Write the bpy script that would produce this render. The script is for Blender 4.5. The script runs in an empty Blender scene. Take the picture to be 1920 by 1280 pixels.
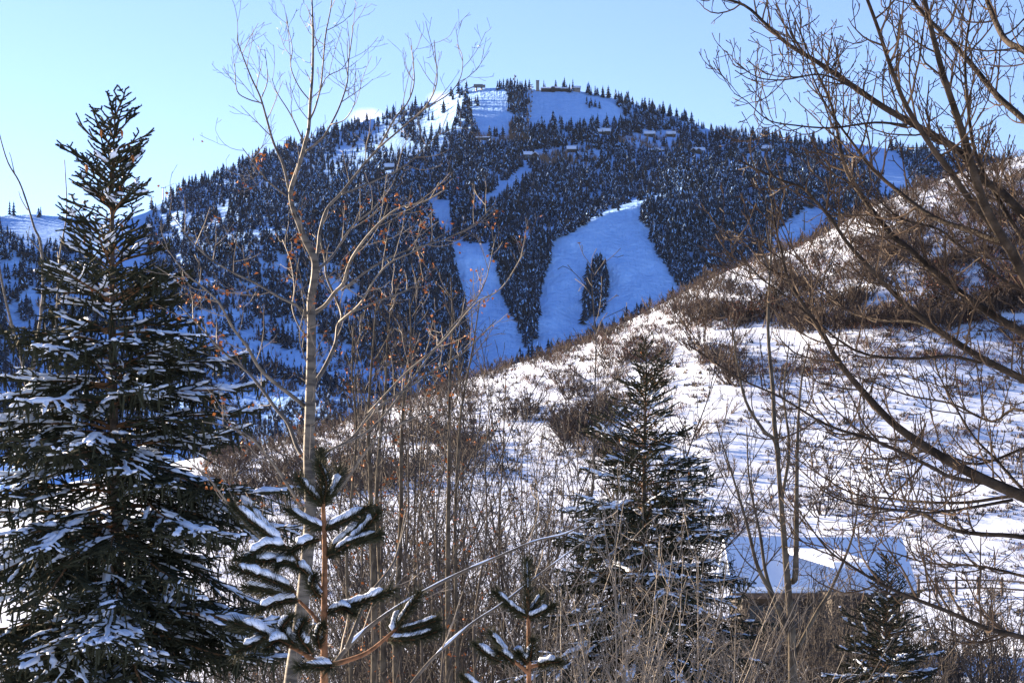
import bpy, math, random
import numpy as np
from mathutils import Vector

# ---------------------------------------------------------------- camera, sky, sun, exposure
SC = bpy.context.scene
F = 3348.0            # focal length in pixels of a 1920 px wide frame
HZ = 900.0            # row of the horizon
cam_d = bpy.data.cameras.new("camera")
cam = bpy.data.objects.new("camera", cam_d)
SC.collection.objects.link(cam)
cam.location = (0, 0, 0)
cam.rotation_euler = (math.radians(90), 0, 0)
cam_d.sensor_width = 36.0
cam_d.lens = 36.0 * F / 1920.0
cam_d.shift_y = (HZ - 640.0) / 1920.0
cam_d.clip_start = 0.5
cam_d.clip_end = 20000
SC.camera = cam

HAZE = 0.000008         # per metre
SUN_EL, SUN_AZ = math.radians(16.0), math.radians(-52.0)      # azimuth from +Y, negative = to the left
world = bpy.data.worlds.new("World")
SC.world = world
world.use_nodes = True
wn = world.node_tree
bg = wn.nodes["Background"]
sky = wn.nodes.new("ShaderNodeTexSky")
sky.sky_type = 'NISHITA'
sky.sun_disc = False
sky.sun_elevation = SUN_EL
sky.sun_rotation = SUN_AZ
sky.altitude = 2200
sky.air_density = 1.0
sky.dust_density = 0.2
sky.ozone_density = 4.5
tint = wn.nodes.new("ShaderNodeMix"); tint.data_type = 'RGBA'; tint.blend_type = 'MULTIPLY'
tint.inputs[0].default_value = 1.0
tint.inputs[7].default_value = (1.28, 0.97, 0.93, 1)
wn.links.new(sky.outputs[0], tint.inputs[6])
wn.links.new(tint.outputs[2], bg.inputs[0])
bg.inputs[1].default_value = 0.070

sun_d = bpy.data.lights.new("sun", 'SUN')
sun_d.energy = 5.0
sun_d.angle = math.radians(0.5)
sun_d.color = (1.0, 0.77, 0.53)
sun = bpy.data.objects.new("sun", sun_d)
SC.collection.objects.link(sun)
sdir = Vector((math.sin(SUN_AZ) * math.cos(SUN_EL), math.cos(SUN_AZ) * math.cos(SUN_EL), math.sin(SUN_EL)))
sun.rotation_euler = sdir.to_track_quat('Z', 'Y').to_euler()

SC.view_settings.view_transform = 'Standard'
SC.view_settings.look = 'None'
SC.view_settings.gamma = 1.0
SC.view_settings.exposure = 2.18
SC.view_settings.use_curve_mapping = False

# ---------------------------------------------------------------- helpers
COL = SC.collection
UP = np.array([0.0, 0.0, 1.0])


def at(px, py, Y):
    """point seen at pixel (px, py) of the 1920 wide photo, Y metres away"""
    px, py, Y = np.broadcast_arrays(np.asarray(px, float), np.asarray(py, float), np.asarray(Y, float))
    return np.stack([(px - 960.0) / F * Y, Y, (HZ - py) / F * Y], -1)


def tag(o, label=None, cat=None, group=None, kind=None):
    if label: o["label"] = label
    if cat: o["category"] = cat
    if group: o["group"] = group
    if kind: o["kind"] = kind
    return o


def empty(name, loc):
    o = bpy.data.objects.new(name, None)
    COL.objects.link(o)
    o.location = [float(c) for c in loc]
    o.empty_display_size = 0.3
    return o


def nz(v):
    return v / np.maximum(np.linalg.norm(v, axis=-1, keepdims=True), 1e-9)


def vnoise(x, y, seed=0):
    """smooth 2-D value noise in -1..1"""
    x = np.asarray(x, float); y = np.asarray(y, float)
    xi = np.floor(x).astype(np.int64); yi = np.floor(y).astype(np.int64)
    xf = x - xi; yf = y - yi
    xf = xf * xf * (3 - 2 * xf); yf = yf * yf * (3 - 2 * yf)

    def h(a, b):
        n = (a * 374761393 + b * 668265263 + seed * 974711) & 0x7fffffff
        n = ((n ^ (n >> 13)) * 1274126177) & 0x7fffffff
        n = n ^ (n >> 16)
        return (n & 0xffff) / 32767.5 - 1.0
    a = h(xi, yi) * (1 - xf) + h(xi + 1, yi) * xf
    b = h(xi, yi + 1) * (1 - xf) + h(xi + 1, yi + 1) * xf
    return a * (1 - yf) + b * yf


def fbm(x, y, seed=0, octs=4):
    s, a, t = 0, 1.0, 0
    for k in range(octs):
        s = s + a * vnoise(x * 2 ** k, y * 2 ** k, seed + k * 17)
        t += a; a *= 0.5
    return s / t


class MB:
    """collects shapes, builds ONE mesh"""
    def __init__(s):
        s.v = []; s.n = 0; s.t = []; s.q = []; s.tm = []; s.qm = []

    def add(s, v, tris=None, quads=None, mat=0):
        v = np.asarray(v, np.float64).reshape(-1, 3)
        if tris is not None and len(tris):
            tris = np.asarray(tris, np.int64).reshape(-1, 3)
            s.t.append(tris + s.n)
            s.tm.append(np.broadcast_to(np.asarray(mat), (len(tris),)))
        if quads is not None and len(quads):
            quads = np.asarray(quads, np.int64).reshape(-1, 4)
            s.q.append(quads + s.n)
            s.qm.append(np.broadcast_to(np.asarray(mat), (len(quads),)))
        s.v.append(v); s.n += len(v)

    def mesh(s, name, mats, origin=(0, 0, 0), smooth=False):
        v = np.concatenate(s.v) - np.asarray(origin, float)
        t = np.concatenate(s.t) if s.t else np.zeros((0, 3), np.int64)
        q = np.concatenate(s.q) if s.q else np.zeros((0, 4), np.int64)
        me = bpy.data.meshes.new(name)
        me.vertices.add(len(v))
        me.vertices.foreach_set("co", v.astype(np.float32).ravel())
        nl = t.size + q.size
        me.loops.add(nl)
        me.loops.foreach_set("vertex_index", np.concatenate([t.ravel(), q.ravel()]).astype(np.int32))
        me.polygons.add(len(t) + len(q))
        me.polygons.foreach_set("loop_start", np.concatenate([np.arange(len(t)) * 3, t.size + np.arange(len(q)) * 4]).astype(np.int32))
        mi = np.concatenate(s.tm + s.qm).astype(np.int32)
        me.polygons.foreach_set("material_index", mi)
        me.polygons.foreach_set("use_smooth", np.full(len(t) + len(q), bool(smooth)))
        for m in (mats if isinstance(mats, (list, tuple)) else [mats]):
            me.materials.append(m)
        me.update(calc_edges=True)
        return me

    def build(s, name, mats, parent=None, smooth=False, origin=None):
        if origin is None:
            origin = tuple(parent.location) if parent is not None and parent.parent is None else (0, 0, 0)
        o = bpy.data.objects.new(name, s.mesh(name, mats, origin, smooth))
        COL.objects.link(o)
        if parent is not None:
            o.parent = parent
        else:
            o.location = origin
        return o

    def box(s, c, d, mat=0, rz=0.0):
        x, y, z = [k / 2.0 for k in d]
        v = np.array([[-x, -y, -z], [x, -y, -z], [x, y, -z], [-x, y, -z], [-x, -y, z], [x, -y, z], [x, y, z], [-x, y, z]])
        if rz:
            cc, ss = math.cos(rz), math.sin(rz)
            v = np.stack([v[:, 0] * cc - v[:, 1] * ss, v[:, 0] * ss + v[:, 1] * cc, v[:, 2]], 1)
        s.add(v + np.asarray(c, float), quads=[[0, 3, 2, 1], [4, 5, 6, 7], [0, 1, 5, 4], [1, 2, 6, 5], [2, 3, 7, 6], [3, 0, 4, 7]], mat=mat)

    def tubes(s, lines, sides=4, mat=0, caps=False):
        """lines: list of (points (n,3), radii (n,))"""
        groups = {}
        for P, R in lines:
            groups.setdefault(len(P), []).append((P, R))
        for n, L in groups.items():
            if n < 2:
                continue
            P = np.stack([np.asarray(a[0], float) for a in L]); R = np.stack([np.broadcast_to(np.asarray(a[1], float), (n,)) for a in L])
            M = len(P)
            T = np.empty_like(P)
            T[:, 1:-1] = P[:, 2:] - P[:, :-2]; T[:, 0] = P[:, 1] - P[:, 0]; T[:, -1] = P[:, -1] - P[:, -2]
            T = nz(T)
            mean = nz(P[:, -1] - P[:, 0])
            ref = np.where(np.abs(mean[:, 2:3]) < 0.8, np.array([[0, 0, 1.0]]), np.array([[0, 1.0, 0]]))[:, None, :]
            A = nz(np.cross(T, ref)); B = np.cross(T, A)
            ang = np.arange(sides) * 2 * math.pi / sides
            V = P[:, :, None, :] + R[:, :, None, None] * (A[:, :, None, :] * np.cos(ang)[None, None, :, None] + B[:, :, None, :] * np.sin(ang)[None, None, :, None])
            j = np.arange(sides); j2 = (j + 1) % sides
            i = np.arange(n - 1)[:, None]
            q = np.stack([i * sides + j, i * sides + j2, (i + 1) * sides + j2, (i + 1) * sides + j], -1).reshape(-1, 4)
            Q = (q[None] + (np.arange(M) * n * sides)[:, None, None]).reshape(-1, 4)
            t = None
            if caps:
                k = np.arange(1, sides - 1)
                c0 = np.stack([0 * k, k + 1, k], -1); c1 = np.stack([0 * k, k, k + 1], -1) + (n - 1) * sides
                t = (np.concatenate([c0, c1])[None] + (np.arange(M) * n * sides)[:, None, None]).reshape(-1, 3)
            s.add(V.reshape(-1, 3), tris=t, quads=Q, mat=mat)


def resample(P, n):
    P = np.asarray(P, float)
    d = np.r_[0, np.cumsum(np.linalg.norm(np.diff(P, axis=0), axis=1))]
    t = np.linspace(0, d[-1], n)
    return np.stack([np.interp(t, d, P[:, k]) for k in range(3)], 1)


def smooth_path(P, per=4):
    """Catmull-Rom through the points"""
    P = np.asarray(P, float)
    if len(P) < 3:
        return resample(P, per + 1)
    Q = np.concatenate([[2 * P[0] - P[1]], P, [2 * P[-1] - P[-2]]])
    out = []
    for i in range(1, len(Q) - 2):
        t = np.linspace(0, 1, per, endpoint=False)[:, None]
        a, b, c, d = Q[i - 1], Q[i], Q[i + 1], Q[i + 2]
        out.append(0.5 * (2 * b + (c - a) * t + (2 * a - 5 * b + 4 * c - d) * t ** 2 + (3 * b - a - 3 * c + d) * t ** 3))
    out.append(P[-1:])
    return np.concatenate(out)


# ---------------------------------------------------------------- materials
def mat(name, col, rough=0.8, var=0.0, scale=5.0, bump=0.0, bscale=20.0, bdist=0.02, col2=None, spec=0.3, coord='Object'):
    m = bpy.data.materials.new(name); m.use_nodes = True
    nt = m.node_tree; b = nt.nodes["Principled BSDF"]
    b.inputs["Roughness"].default_value = rough
    b.inputs["Specular IOR Level"].default_value = spec
    tc = nt.nodes.new("ShaderNodeTexCoord")
    if var or col2:
        n = nt.nodes.new("ShaderNodeTexNoise"); n.inputs["Scale"].default_value = scale; n.inputs["Detail"].default_value = 4
        nt.links.new(tc.outputs[coord], n.inputs["Vector"])
        r = nt.nodes.new("ShaderNodeValToRGB")
        c2 = col2 or [min(1, c * (1 + var)) for c in col]
        c1 = col if col2 else [c * (1 - var) for c in col]
        r.color_ramp.elements[0].position = 0.36; r.color_ramp.elements[1].position = 0.64
        r.color_ramp.elements[0].color = (*c1, 1); r.color_ramp.elements[1].color = (*c2, 1)
        nt.links.new(n.outputs["Fac"], r.inputs["Fac"]); nt.links.new(r.outputs["Color"], b.inputs["Base Color"])
    else:
        b.inputs["Base Color"].default_value = (*col, 1)
    if bump:
        n2 = nt.nodes.new("ShaderNodeTexNoise"); n2.inputs["Scale"].default_value = bscale; n2.inputs["Detail"].default_value = 5
        nt.links.new(tc.outputs[coord], n2.inputs["Vector"])
        bp = nt.nodes.new("ShaderNodeBump"); bp.inputs["Strength"].default_value = bump; bp.inputs["Distance"].default_value = bdist
        nt.links.new(n2.outputs["Fac"], bp.inputs["Height"]); nt.links.new(bp.outputs[0], b.inputs["Normal"])
    return m


SNOW = (0.66, 0.75, 0.90)
M_snow = mat("snow", SNOW, 0.6, bump=0.5, bscale=60, bdist=0.01, spec=0.2)
M_groundsnow = mat("ground_snow", SNOW, 0.6, bump=0.4, bscale=0.9, bdist=0.18, spec=0.2)
M_farsnow = mat("mountain_snow", (0.26, 0.49, 0.88), 0.6, col2=(0.31, 0.55, 0.94), scale=0.10, bump=1.0, bscale=0.16, bdist=3.0, spec=0.2)  # bluer than the near snow: blue of the mountain's shade put into the colour
def streaks(m):
    nt = m.node_tree; b = nt.nodes["Principled BSDF"]
    old = b.inputs["Normal"].links[0].from_socket
    tc = nt.nodes.new("ShaderNodeTexCoord"); mp = nt.nodes.new("ShaderNodeMapping"); mp.inputs["Scale"].default_value = (.30, .018, .018)
    nt.links.new(tc.outputs["Object"], mp.inputs[0])
    n = nt.nodes.new("ShaderNodeTexNoise"); n.inputs["Scale"].default_value = 1.0; n.inputs["Detail"].default_value = 3
    nt.links.new(mp.outputs[0], n.inputs["Vector"])
    bp = nt.nodes.new("ShaderNodeBump"); bp.inputs["Strength"].default_value = .8; bp.inputs["Distance"].default_value = 1.6
    nt.links.new(n.outputs["Fac"], bp.inputs["Height"]); nt.links.new(old, bp.inputs["Normal"]); nt.links.new(bp.outputs[0], b.inputs["Normal"])


streaks(M_farsnow)
M_needle = mat("spruce_needles", (0.017, 0.020, 0.012), 0.8, col2=(0.034, 0.038, 0.024), scale=3.0, spec=0.1)
M_pineneedle = mat("pine_needles", (0.016, 0.020, 0.010), 0.7, col2=(0.03, 0.034, 0.017), scale=9.0, spec=0.15)
M_twig = mat("spruce_twig", (0.16, 0.085, 0.04), 0.8, var=0.3, scale=8)
M_spbark = mat("spruce_bark", (0.07, 0.055, 0.045), 0.9, var=0.4, scale=12, bump=0.6, bscale=30)
M_pinebark = mat("pine_bark", (0.17, 0.08, 0.038), 0.85, var=0.35, scale=25, bump=0.4, bscale=60)
M_cone = mat("spruce_cone", (0.36, 0.13, 0.035), 0.7, var=0.3, scale=40)
M_leaf = mat("dead_leaf", (0.42, 0.13, 0.02), 0.7, col2=(0.22, 0.06, 0.015), scale=6)
M_seed = mat("seed_cluster", (0.13, 0.055, 0.025), 0.8, col2=(0.05, 0.03, 0.02), scale=5)
M_twigbark = mat("twig_bark", (0.05, 0.041, 0.034), 0.8, var=0.35, scale=3)
M_paletwig = mat("pale_twig_bark", (0.14, 0.118, 0.095), 0.65, var=0.35, scale=3)
M_oak = mat("oak_twig", (0.078, 0.056, 0.044), 0.85, var=0.4, scale=0.6)
M_redoak = mat("red_oak_leaf", (0.13, 0.045, 0.028), 0.85, var=0.4, scale=0.6)
M_grass = mat("dry_grass", (0.09, 0.068, 0.045), 0.9, var=0.5, scale=0.3)
M_fir = mat("far_conifer", (0.010, 0.017, 0.032), 0.9, var=0.35, scale=0.02, spec=.05)
M_frost = mat("frosted_conifer", (0.022, 0.042, 0.085), 0.9, var=0.5, scale=0.02, spec=.05)
M_aspfar = mat("far_aspen", (0.20, 0.14, 0.10), 0.9, var=0.3, scale=0.03)
M_brushfar = mat("far_brush", (0.055, 0.045, 0.05), 0.9, var=0.3, scale=0.03)
M_wood = mat("dark_wood", (0.032, 0.025, 0.02), 0.8, var=0.25, scale=2)
M_stone = mat("grey_wall", (0.22, 0.20, 0.18), 0.8, var=0.2, scale=1)
M_glass = mat("window_glass", (0.03, 0.04, 0.05), 0.1, spec=0.6)
M_steel = mat("dark_steel", (0.10, 0.10, 0.11), 0.5)
M_fence = mat("fence_wood", (0.09, 0.065, 0.05), 0.9, var=0.3, scale=4)


def aspen_bark():
    m = bpy.data.materials.new("aspen_bark"); m.use_nodes = True
    nt = m.node_tree; b = nt.nodes["Principled BSDF"]; b.inputs["Roughness"].default_value = 0.65
    tc = nt.nodes.new("ShaderNodeTexCoord")
    mp = nt.nodes.new("ShaderNodeMapping"); mp.inputs["Scale"].default_value = (5, 5, 22)
    nt.links.new(tc.outputs["Object"], mp.inputs["Vector"])
    n = nt.nodes.new("ShaderNodeTexNoise"); n.inputs["Scale"].default_value = 1.0; n.inputs["Detail"].default_value = 5
    nt.links.new(mp.outputs[0], n.inputs["Vector"])
    r = nt.nodes.new("ShaderNodeValToRGB")
    e = r.color_ramp.elements
    e[0].position = 0.35; e[0].color = (0.015, 0.013, 0.011, 1)
    e[1].position = 0.43; e[1].color = (0.055, 0.048, 0.039, 1)
    e.new(0.7).color = (0.13, 0.115, 0.093, 1)
    nt.links.new(n.outputs["Fac"], r.inputs["Fac"]); nt.links.new(r.outputs[0], b.inputs["Base Color"])
    bp = nt.nodes.new("ShaderNodeBump"); bp.inputs["Strength"].default_value = 0.3; bp.inputs["Distance"].default_value = 0.01
    nt.links.new(n.outputs["Fac"], bp.inputs["Height"]); nt.links.new(bp.outputs[0], b.inputs["Normal"])
    return m


M_aspen = aspen_bark()

# ---------------------------------------------------------------- terrain
def tab(x, pts):
    p = np.asarray(pts, float)
    return np.interp(x, p[:, 0], p[:, 1])


CREST = [(-900, 960), (0, 930), (250, 880), (400, 852), (480, 838), (620, 800), (740, 760), (840, 722), (930, 692), (1030, 664), (1100, 640), (1180, 601), (1260, 561),
         (1340, 517), (1420, 487), (1500, 460), (1560, 430), (1640, 387), (1720, 352), (1800, 326), (1920, 292), (2100, 262), (2600, 230), (3200, 220)]
YCREST = [(-900, 250), (400, 272), (840, 288), (1100, 298), (1500, 315), (1920, 335), (2600, 355), (3200, 360)]
YFOOT = [(-900, 118), (400, 118), (840, 114), (1300, 110), (1920, 104), (2600, 92), (3200, 86)]
ZNEAR = [(0, -4.2), (10, -4.6), (16, -5.6), (24, -7.0), (45, -9.0), (70, -9.6), (130, -9.8)]


def ground_z(x, Y):
    x = np.asarray(x, float); Y = np.asarray(Y, float)
    px = 960 + F * x / np.maximum(Y, 1.0)
    px = np.clip(px, -900, 3200)
    yc = tab(px, YCREST); yf = tab(px, YFOOT)
    zb = tab(np.minimum(Y, yf), ZNEAR)
    zc = (HZ - tab(px, CREST)) / F * yc
    s = (Y - yf) / (yc - yf)
    sc = np.clip(s, 0, 1)
    h = 0.62 * sc ** 1.25 + 0.38 * (sc * sc * (3 - 2 * sc)) - 0.10 * np.sin(sc * math.pi * 2) * 0.35
    z = zb + (zc - zb) * h
    over = np.maximum(Y - yc, 0)
    z = z - np.minimum(0.00035 * over ** 2 + 0.20 * over * np.clip(over / 30, 0, 1), 90 + 0 * over)
    z = np.maximum(z, -26 - 0.0 * Y) if np.ndim(z) else max(float(z), -26)
    amp = np.clip((Y - 40) / 80, 0.05, 1) * np.clip(1.25 - sc * 0.9, 0.3, 1)
    z = z + amp * (0.7 * fbm(x / 22.0, Y / 22.0, 3, 3) + 0.13 * fbm(x / 4.0, Y / 4.0, 9, 2))
    return z


def grid_mesh(name, P, material, kind='structure'):
    n, m = P.shape[:2]
    mb = MB()
    i = np.arange(n - 1)[:, None]; j = np.arange(m - 1)[None]
    q = np.stack([i * m + j, i * m + j + 1, (i + 1) * m + j + 1, (i + 1) * m + j], -1).reshape(-1, 4)
    mb.add(P.reshape(-1, 3), quads=q)
    o = mb.build(name, material, smooth=True)
    o["kind"] = kind
    return o


# near ground, the slope on the right and the valley behind it: one sheet
rows = np.concatenate([np.linspace(-60, 6, 8), np.linspace(8, 90, 60), np.linspace(91, 420, 330), np.geomspace(424, 1250, 30)])
us = np.linspace(-0.62, 0.72, 560)
YY, UU = np.meshgrid(rows, us, indexing='ij')
XX = UU * np.maximum(YY, 40) * 1.0
ZZ = ground_z(XX, YY)
ZZ = np.where(YY < 8, -4.2, ZZ)
grid_mesh("ground", np.stack([XX, YY, ZZ], -1), M_groundsnow)

SKYL = [(-900, 430), (-300, 418), (0, 405), (60, 402), (110, 406), (180, 414), (240, 410), (275, 398), (300, 382), (340, 356), (400, 334), (470, 304), (560, 268), (640, 242), (700, 222), (760, 206),
        (820, 190), (865, 172), (900, 166), (940, 165), (1000, 168), (1060, 167), (1120, 177), (1180, 193), (1250, 213), (1320, 239), (1360, 255), (1440, 262), (1500, 268), (1600, 270),
        (1700, 284), (1800, 296), (1920, 310), (2300, 340), (3000, 380)]
BASE = [(140, 2680), (165, 2620), (190, 2560), (220, 2500), (250, 2440), (270, 2360), (300, 2240), (340, 2040), (370, 1920), (390, 1860), (420, 1820), (480, 1760),
        (560, 1680), (640, 1590), (700, 1500), (760, 1350), (830, 1180), (890, 1080), (1000, 1000)]
RIDGE = [(-900, 2250), (0, 2150), (240, 2120), (300, 2230), (400, 2420), (560, 2700), (700, 2850), (800, 2800), (880, 2680), (960, 2620), (1150, 2620), (1250, 2660), (1330, 2640), (1380, 2440), (1600, 2400), (1920, 2350), (3000, 2350)]
RSCALE = [(-900, 70), (200, 70), (320, 190), (560, 190), (700, 130), (900, 60), (1100, 60), (1300, 110), (1600, 90), (3000, 90)]
LEDGE = [(700, 380), (780, 404), (850, 462), (920, 468), (1000, 446), (1080, 426), (1140, 402), (1215, 378), (1290, 368)]


def sstep(x):
    x = np.clip(x, 0, 1)
    return x * x * (3 - 2 * x)


def mtn_Y(px, py):
    px = np.asarray(px, float); py = np.asarray(py, float)
    s = tab(px, SKYL)
    Y = tab(py, BASE)
    Y = Y + (tab(px, RIDGE) - tab(s, BASE)) * (1 - sstep((py - s) / tab(px, RSCALE)))
    l = tab(px, LEDGE)
    wl = np.clip((px - 740) / 60, 0, 1) * np.clip((1280 - px) / 50, 0, 1)
    d = l - py
    Y = Y + wl * 105 * (sstep(d / 18) - sstep((d - 25) / 190))
    Y = Y + 22 * fbm(px / 90.0, py / 60.0, 21, 3) * sstep((py - s) / 30)
    Y = Y + 10 * np.sin(px / 37.0 + 0.01 * py) * sstep((py - s) / 60) * (px < 880)
    return Y


def mtn(px, py):
    return at(px, py, mtn_Y(px, py))


cols = np.concatenate([np.linspace(-900, -60, 60), np.linspace(-50, 1970, 520), np.linspace(1985, 2900, 60)])
tt = np.concatenate([np.linspace(0, 1, 330)])
sk = tab(cols, SKYL)
PX = np.broadcast_to(cols[None], (len(tt), len(cols)))
PY = sk[None] + (935 - sk[None]) * tt[:, None]
P = mtn(PX, PY)
back = []
top = P[0]
for k, (dy, dz) in enumerate([(900, -420), (400, -150), (140, -28), (50, -5)]):
    b = top.copy(); b[:, 1] += dy; b[:, 0] *= b[:, 1] / top[:, 1]; b[:, 2] = top[:, 2] + dz
    back.append(b)
low = P[-1].copy(); low[:, 1] = 900; low[:, 0] *= 900 / P[-1][:, 1]; low[:, 2] = -45
P = np.concatenate([np.stack(back), P, low[None]])
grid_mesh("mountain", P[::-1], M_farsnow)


def inpoly(px, py, poly):
    poly = np.asarray(poly, float)
    x, y = np.asarray(px, float), np.asarray(py, float)
    inside = np.zeros(np.broadcast(x, y).shape, bool)
    j = len(poly) - 1
    for i in range(len(poly)):
        xi, yi = poly[i]; xj, yj = poly[j]
        c = ((yi > y) != (yj > y)) & (x < (xj - xi) * (y - yi) / (yj - yi + 1e-12) + xi)
        inside ^= c
        j = i
    return inside


RUNS = [
    [(1222, 366), (1180, 386), (1140, 402), (1085, 428), (1040, 448), (1026, 500), (1012, 560), (1006, 640), (985, 650), (960, 598), (940, 540), (924, 480), (922, 462), (852, 452), (846, 500), (868, 560), (884, 640), (868, 735), (1290, 560), (1268, 535), (1240, 490), (1214, 440), (1202, 405)],
    [(990, 150), (1085, 150), (1150, 180), (1168, 210), (1188, 236), (1100, 240), (1050, 240), (984, 246)],
    [(893, 150), (945, 150), (954, 200), (964, 252), (905, 258), (890, 235), (898, 200)],
    [(985, 312), (1004, 318), (985, 340), (945, 365), (912, 388), (880, 405), (870, 398), (905, 375), (940, 340)],
    [(800, 372), (850, 378), (840, 395), (850, 440), (835, 450), (815, 420)],
    [(1600, 262), (1650, 262), (1690, 300), (1720, 360), (1650, 375), (1640, 320), (1600, 290), (1560, 290)],
    [(1455, 430), (1500, 400), (1540, 385), (1560, 430), (1500, 465), (1440, 490)],
    [(0, 395), (290, 395), (270, 440), (290, 520), (200, 500), (130, 470), (60, 455), (0, 440)],
    [(235, 578), (330, 588), (420, 580), (480, 546), (490, 560), (425, 606), (300, 614), (230, 602)],
    [(180, 622), (300, 626), (430, 632), (540, 660), (640, 694), (745, 735), (640, 722), (520, 696), (400, 670), (280, 658), (180, 652)],
    [(300, 345), (345, 350), (330, 375), (290, 400)],
    [(1310, 215), (1360, 250), (1320, 252), (1210, 205), (1170, 190), (1190, 188)],
]
TONGUE = [(924, 458), (1030, 446), (1024, 500), (1010, 560), (1002, 640), (984, 646), (960, 598), (940, 540)]
ISLAND = [(1118, 470), (1130, 500), (1143, 535), (1136, 575), (1112, 590), (1094, 606), (1094, 560), (1104, 520)]
SPARSE = [
    ([(610, 310), (690, 225), (780, 196), (890, 160), (905, 200), (880, 250), (800, 285), (720, 310), (640, 320)], 0.30),
    ([(280, 400), (420, 390), (440, 470), (420, 560), (300, 520)], 0.28),
    ([(200, 560), (420, 585), (560, 600), (760, 690), (820, 760), (640, 720), (480, 690), (300, 660), (200, 640)], 0.07),
    ([(200, 660), (820, 760), (840, 720), (700, 860), (200, 860)], 0.04),
    ([(300, 430), (560, 440), (700, 560), (740, 640), (560, 600), (320, 560)], 0.40),
    ([(0, 440), (290, 520), (300, 640), (0, 640)], 0.30),
    ([(0, 640), (300, 640), (300, 860), (0, 860)], 0.08),
    ([(1000, 285), (1120, 268), (1120, 305), (1010, 320)], 0.12),
    ([(1160, 262), (1270, 240), (1280, 282), (1150, 280)], 0.10),
    ([(1380, 238), (1500, 250), (1500, 300), (1380, 300)], 0.9),
    ([(870, 255), (985, 250), (985, 270), (870, 275)], 0.25),
    ([(975, 440), (1040, 425), (1035, 450), (975, 455)], 0.15),
]


CHALETS = [(996, 300, 34), (1072, 284, 22), (1132, 251, 30), (1218, 256, 24), (1258, 256, 20), (1229, 286, 38), (1306, 287, 38), (1404, 262, 12), (1436, 283, 22), (730, 318, 20), (770, 297, 10), (905, 262, 34)]


def forest_density(px, py):
    d = np.ones_like(px)
    for poly, k in SPARSE:
        d = np.where(inpoly(px, py, poly), k, d)
    wx = px + 7 * fbm(px / 16.0, py / 16.0, 201, 2); wy = py + 6 * fbm(px / 16.0, py / 16.0, 202, 2)
    for poly in RUNS:
        d = np.where(inpoly(wx, wy, poly), 0.0, d)
    d = np.where(inpoly(px, py, TONGUE), 1.0, d)
    d = np.where(inpoly(px, py, ISLAND), 1.0, d)
    for cx, cy, cw in CHALETS:
        d = np.where((np.abs(px - cx) < cw * .4) & (py > cy - 6) & (py < cy + 9), 0.0, d)
    n = fbm(px / 28.0, py / 18.0, 55, 3)
    d = np.where((d < 0.6) & (d > 0), d * np.clip(1 + 2.5 * n, 0, 3), d * np.where((px < 560) & (py > 380), np.clip(1.2 + 2.0 * n, 0.1, 1), 1))
    return d


def conifer_shape(rng, tiers, seg, slim, snow):
    """unit-height conifer: jagged drooping tiers, each a star of branch tips; faces (verts, tris, mat)"""
    V, T, Mx = [], [], []
    n = 0
    for k in range(tiers):
        f = k / (tiers - 1)
        zb = 0.06 + 0.80 * f
        r = slim * ((1 - f) ** 0.85 * 0.95 + 0.07) * rng.uniform(0.8, 1.15)
        zt = min(1.0, zb + 0.9 / tiers + 0.07)
        a0 = rng.uniform(0, 6.28)
        apex = n
        V.append([rng.uniform(-.01, .01), rng.uniform(-.01, .01), zt]); n += 1
        st = n
        for j in range(2 * seg):
            a = a0 + j * math.pi / seg + rng.uniform(-.15, .15)
            rr = r * (rng.uniform(0.85, 1.15) if j % 2 == 0 else rng.uniform(0.35, 0.55))
            V.append([rr * math.cos(a), rr * math.sin(a), zb + (0.0 if j % 2 == 0 else 0.04) + rng.uniform(-.02, .02)]); n += 1
        for j in range(2 * seg):
            T.append([apex, st + j, st + (j + 1) % (2 * seg)])
            q_ = rng.random()
            Mx.append(1 if q_ < snow else (2 if q_ < snow + .28 else 0))
    # trunk
    V += [[-.012, 0, 0], [.012, 0, 0], [0, 0.0, 0.9], [0, -.012, 0], [0, .012, 0]]
    T += [[n, n + 1, n + 2], [n + 3, n + 4, n + 2]]; Mx += [0, 0]
    return np.array(V), np.array(T), np.array(Mx)


rng = random.Random(5)
nrng = np.random.default_rng(5)
CON = [conifer_shape(rng, rng.choice([6, 7, 8]), rng.choice([5, 6]), rng.uniform(0.15, 0.30), rng.choice([.03, .05, .08, .11, .14])) for _ in range(10)]

# candidate places over the whole mountainside
N = 92000
px = nrng.uniform(-120, 2040, N); py = nrng.uniform(140, 850, N)
sky_y = tab(px, SKYL)
dens = forest_density(px, py)
ok = (py > sky_y + 1) & (nrng.random(N) < dens * 0.8) & (py < np.minimum(tab(px, CREST) + 22, 850))
px, py = px[ok], py[ok]
hgt = nrng.uniform(8.5, 16, len(px)) * (1 + .35 * fbm(px / 20.0, py / 14.0, 71, 2)) * np.where(nrng.random(len(px)) < 0.12, 1.4, 1.0)
hgt = np.where(py < 260, hgt * 1.1, hgt)
far = [(a, b, c) for a, b, c in zip(px, py, hgt)]
# spread trees along the skyline and the run edges that read one by one
single = []
for (a, b, c, lab) in [
]:
    pass


def skyl(x):
    return float(tab(x, SKYL))


def con_inst(tree):
    a, b, h = tree
    return a, b, h


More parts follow.
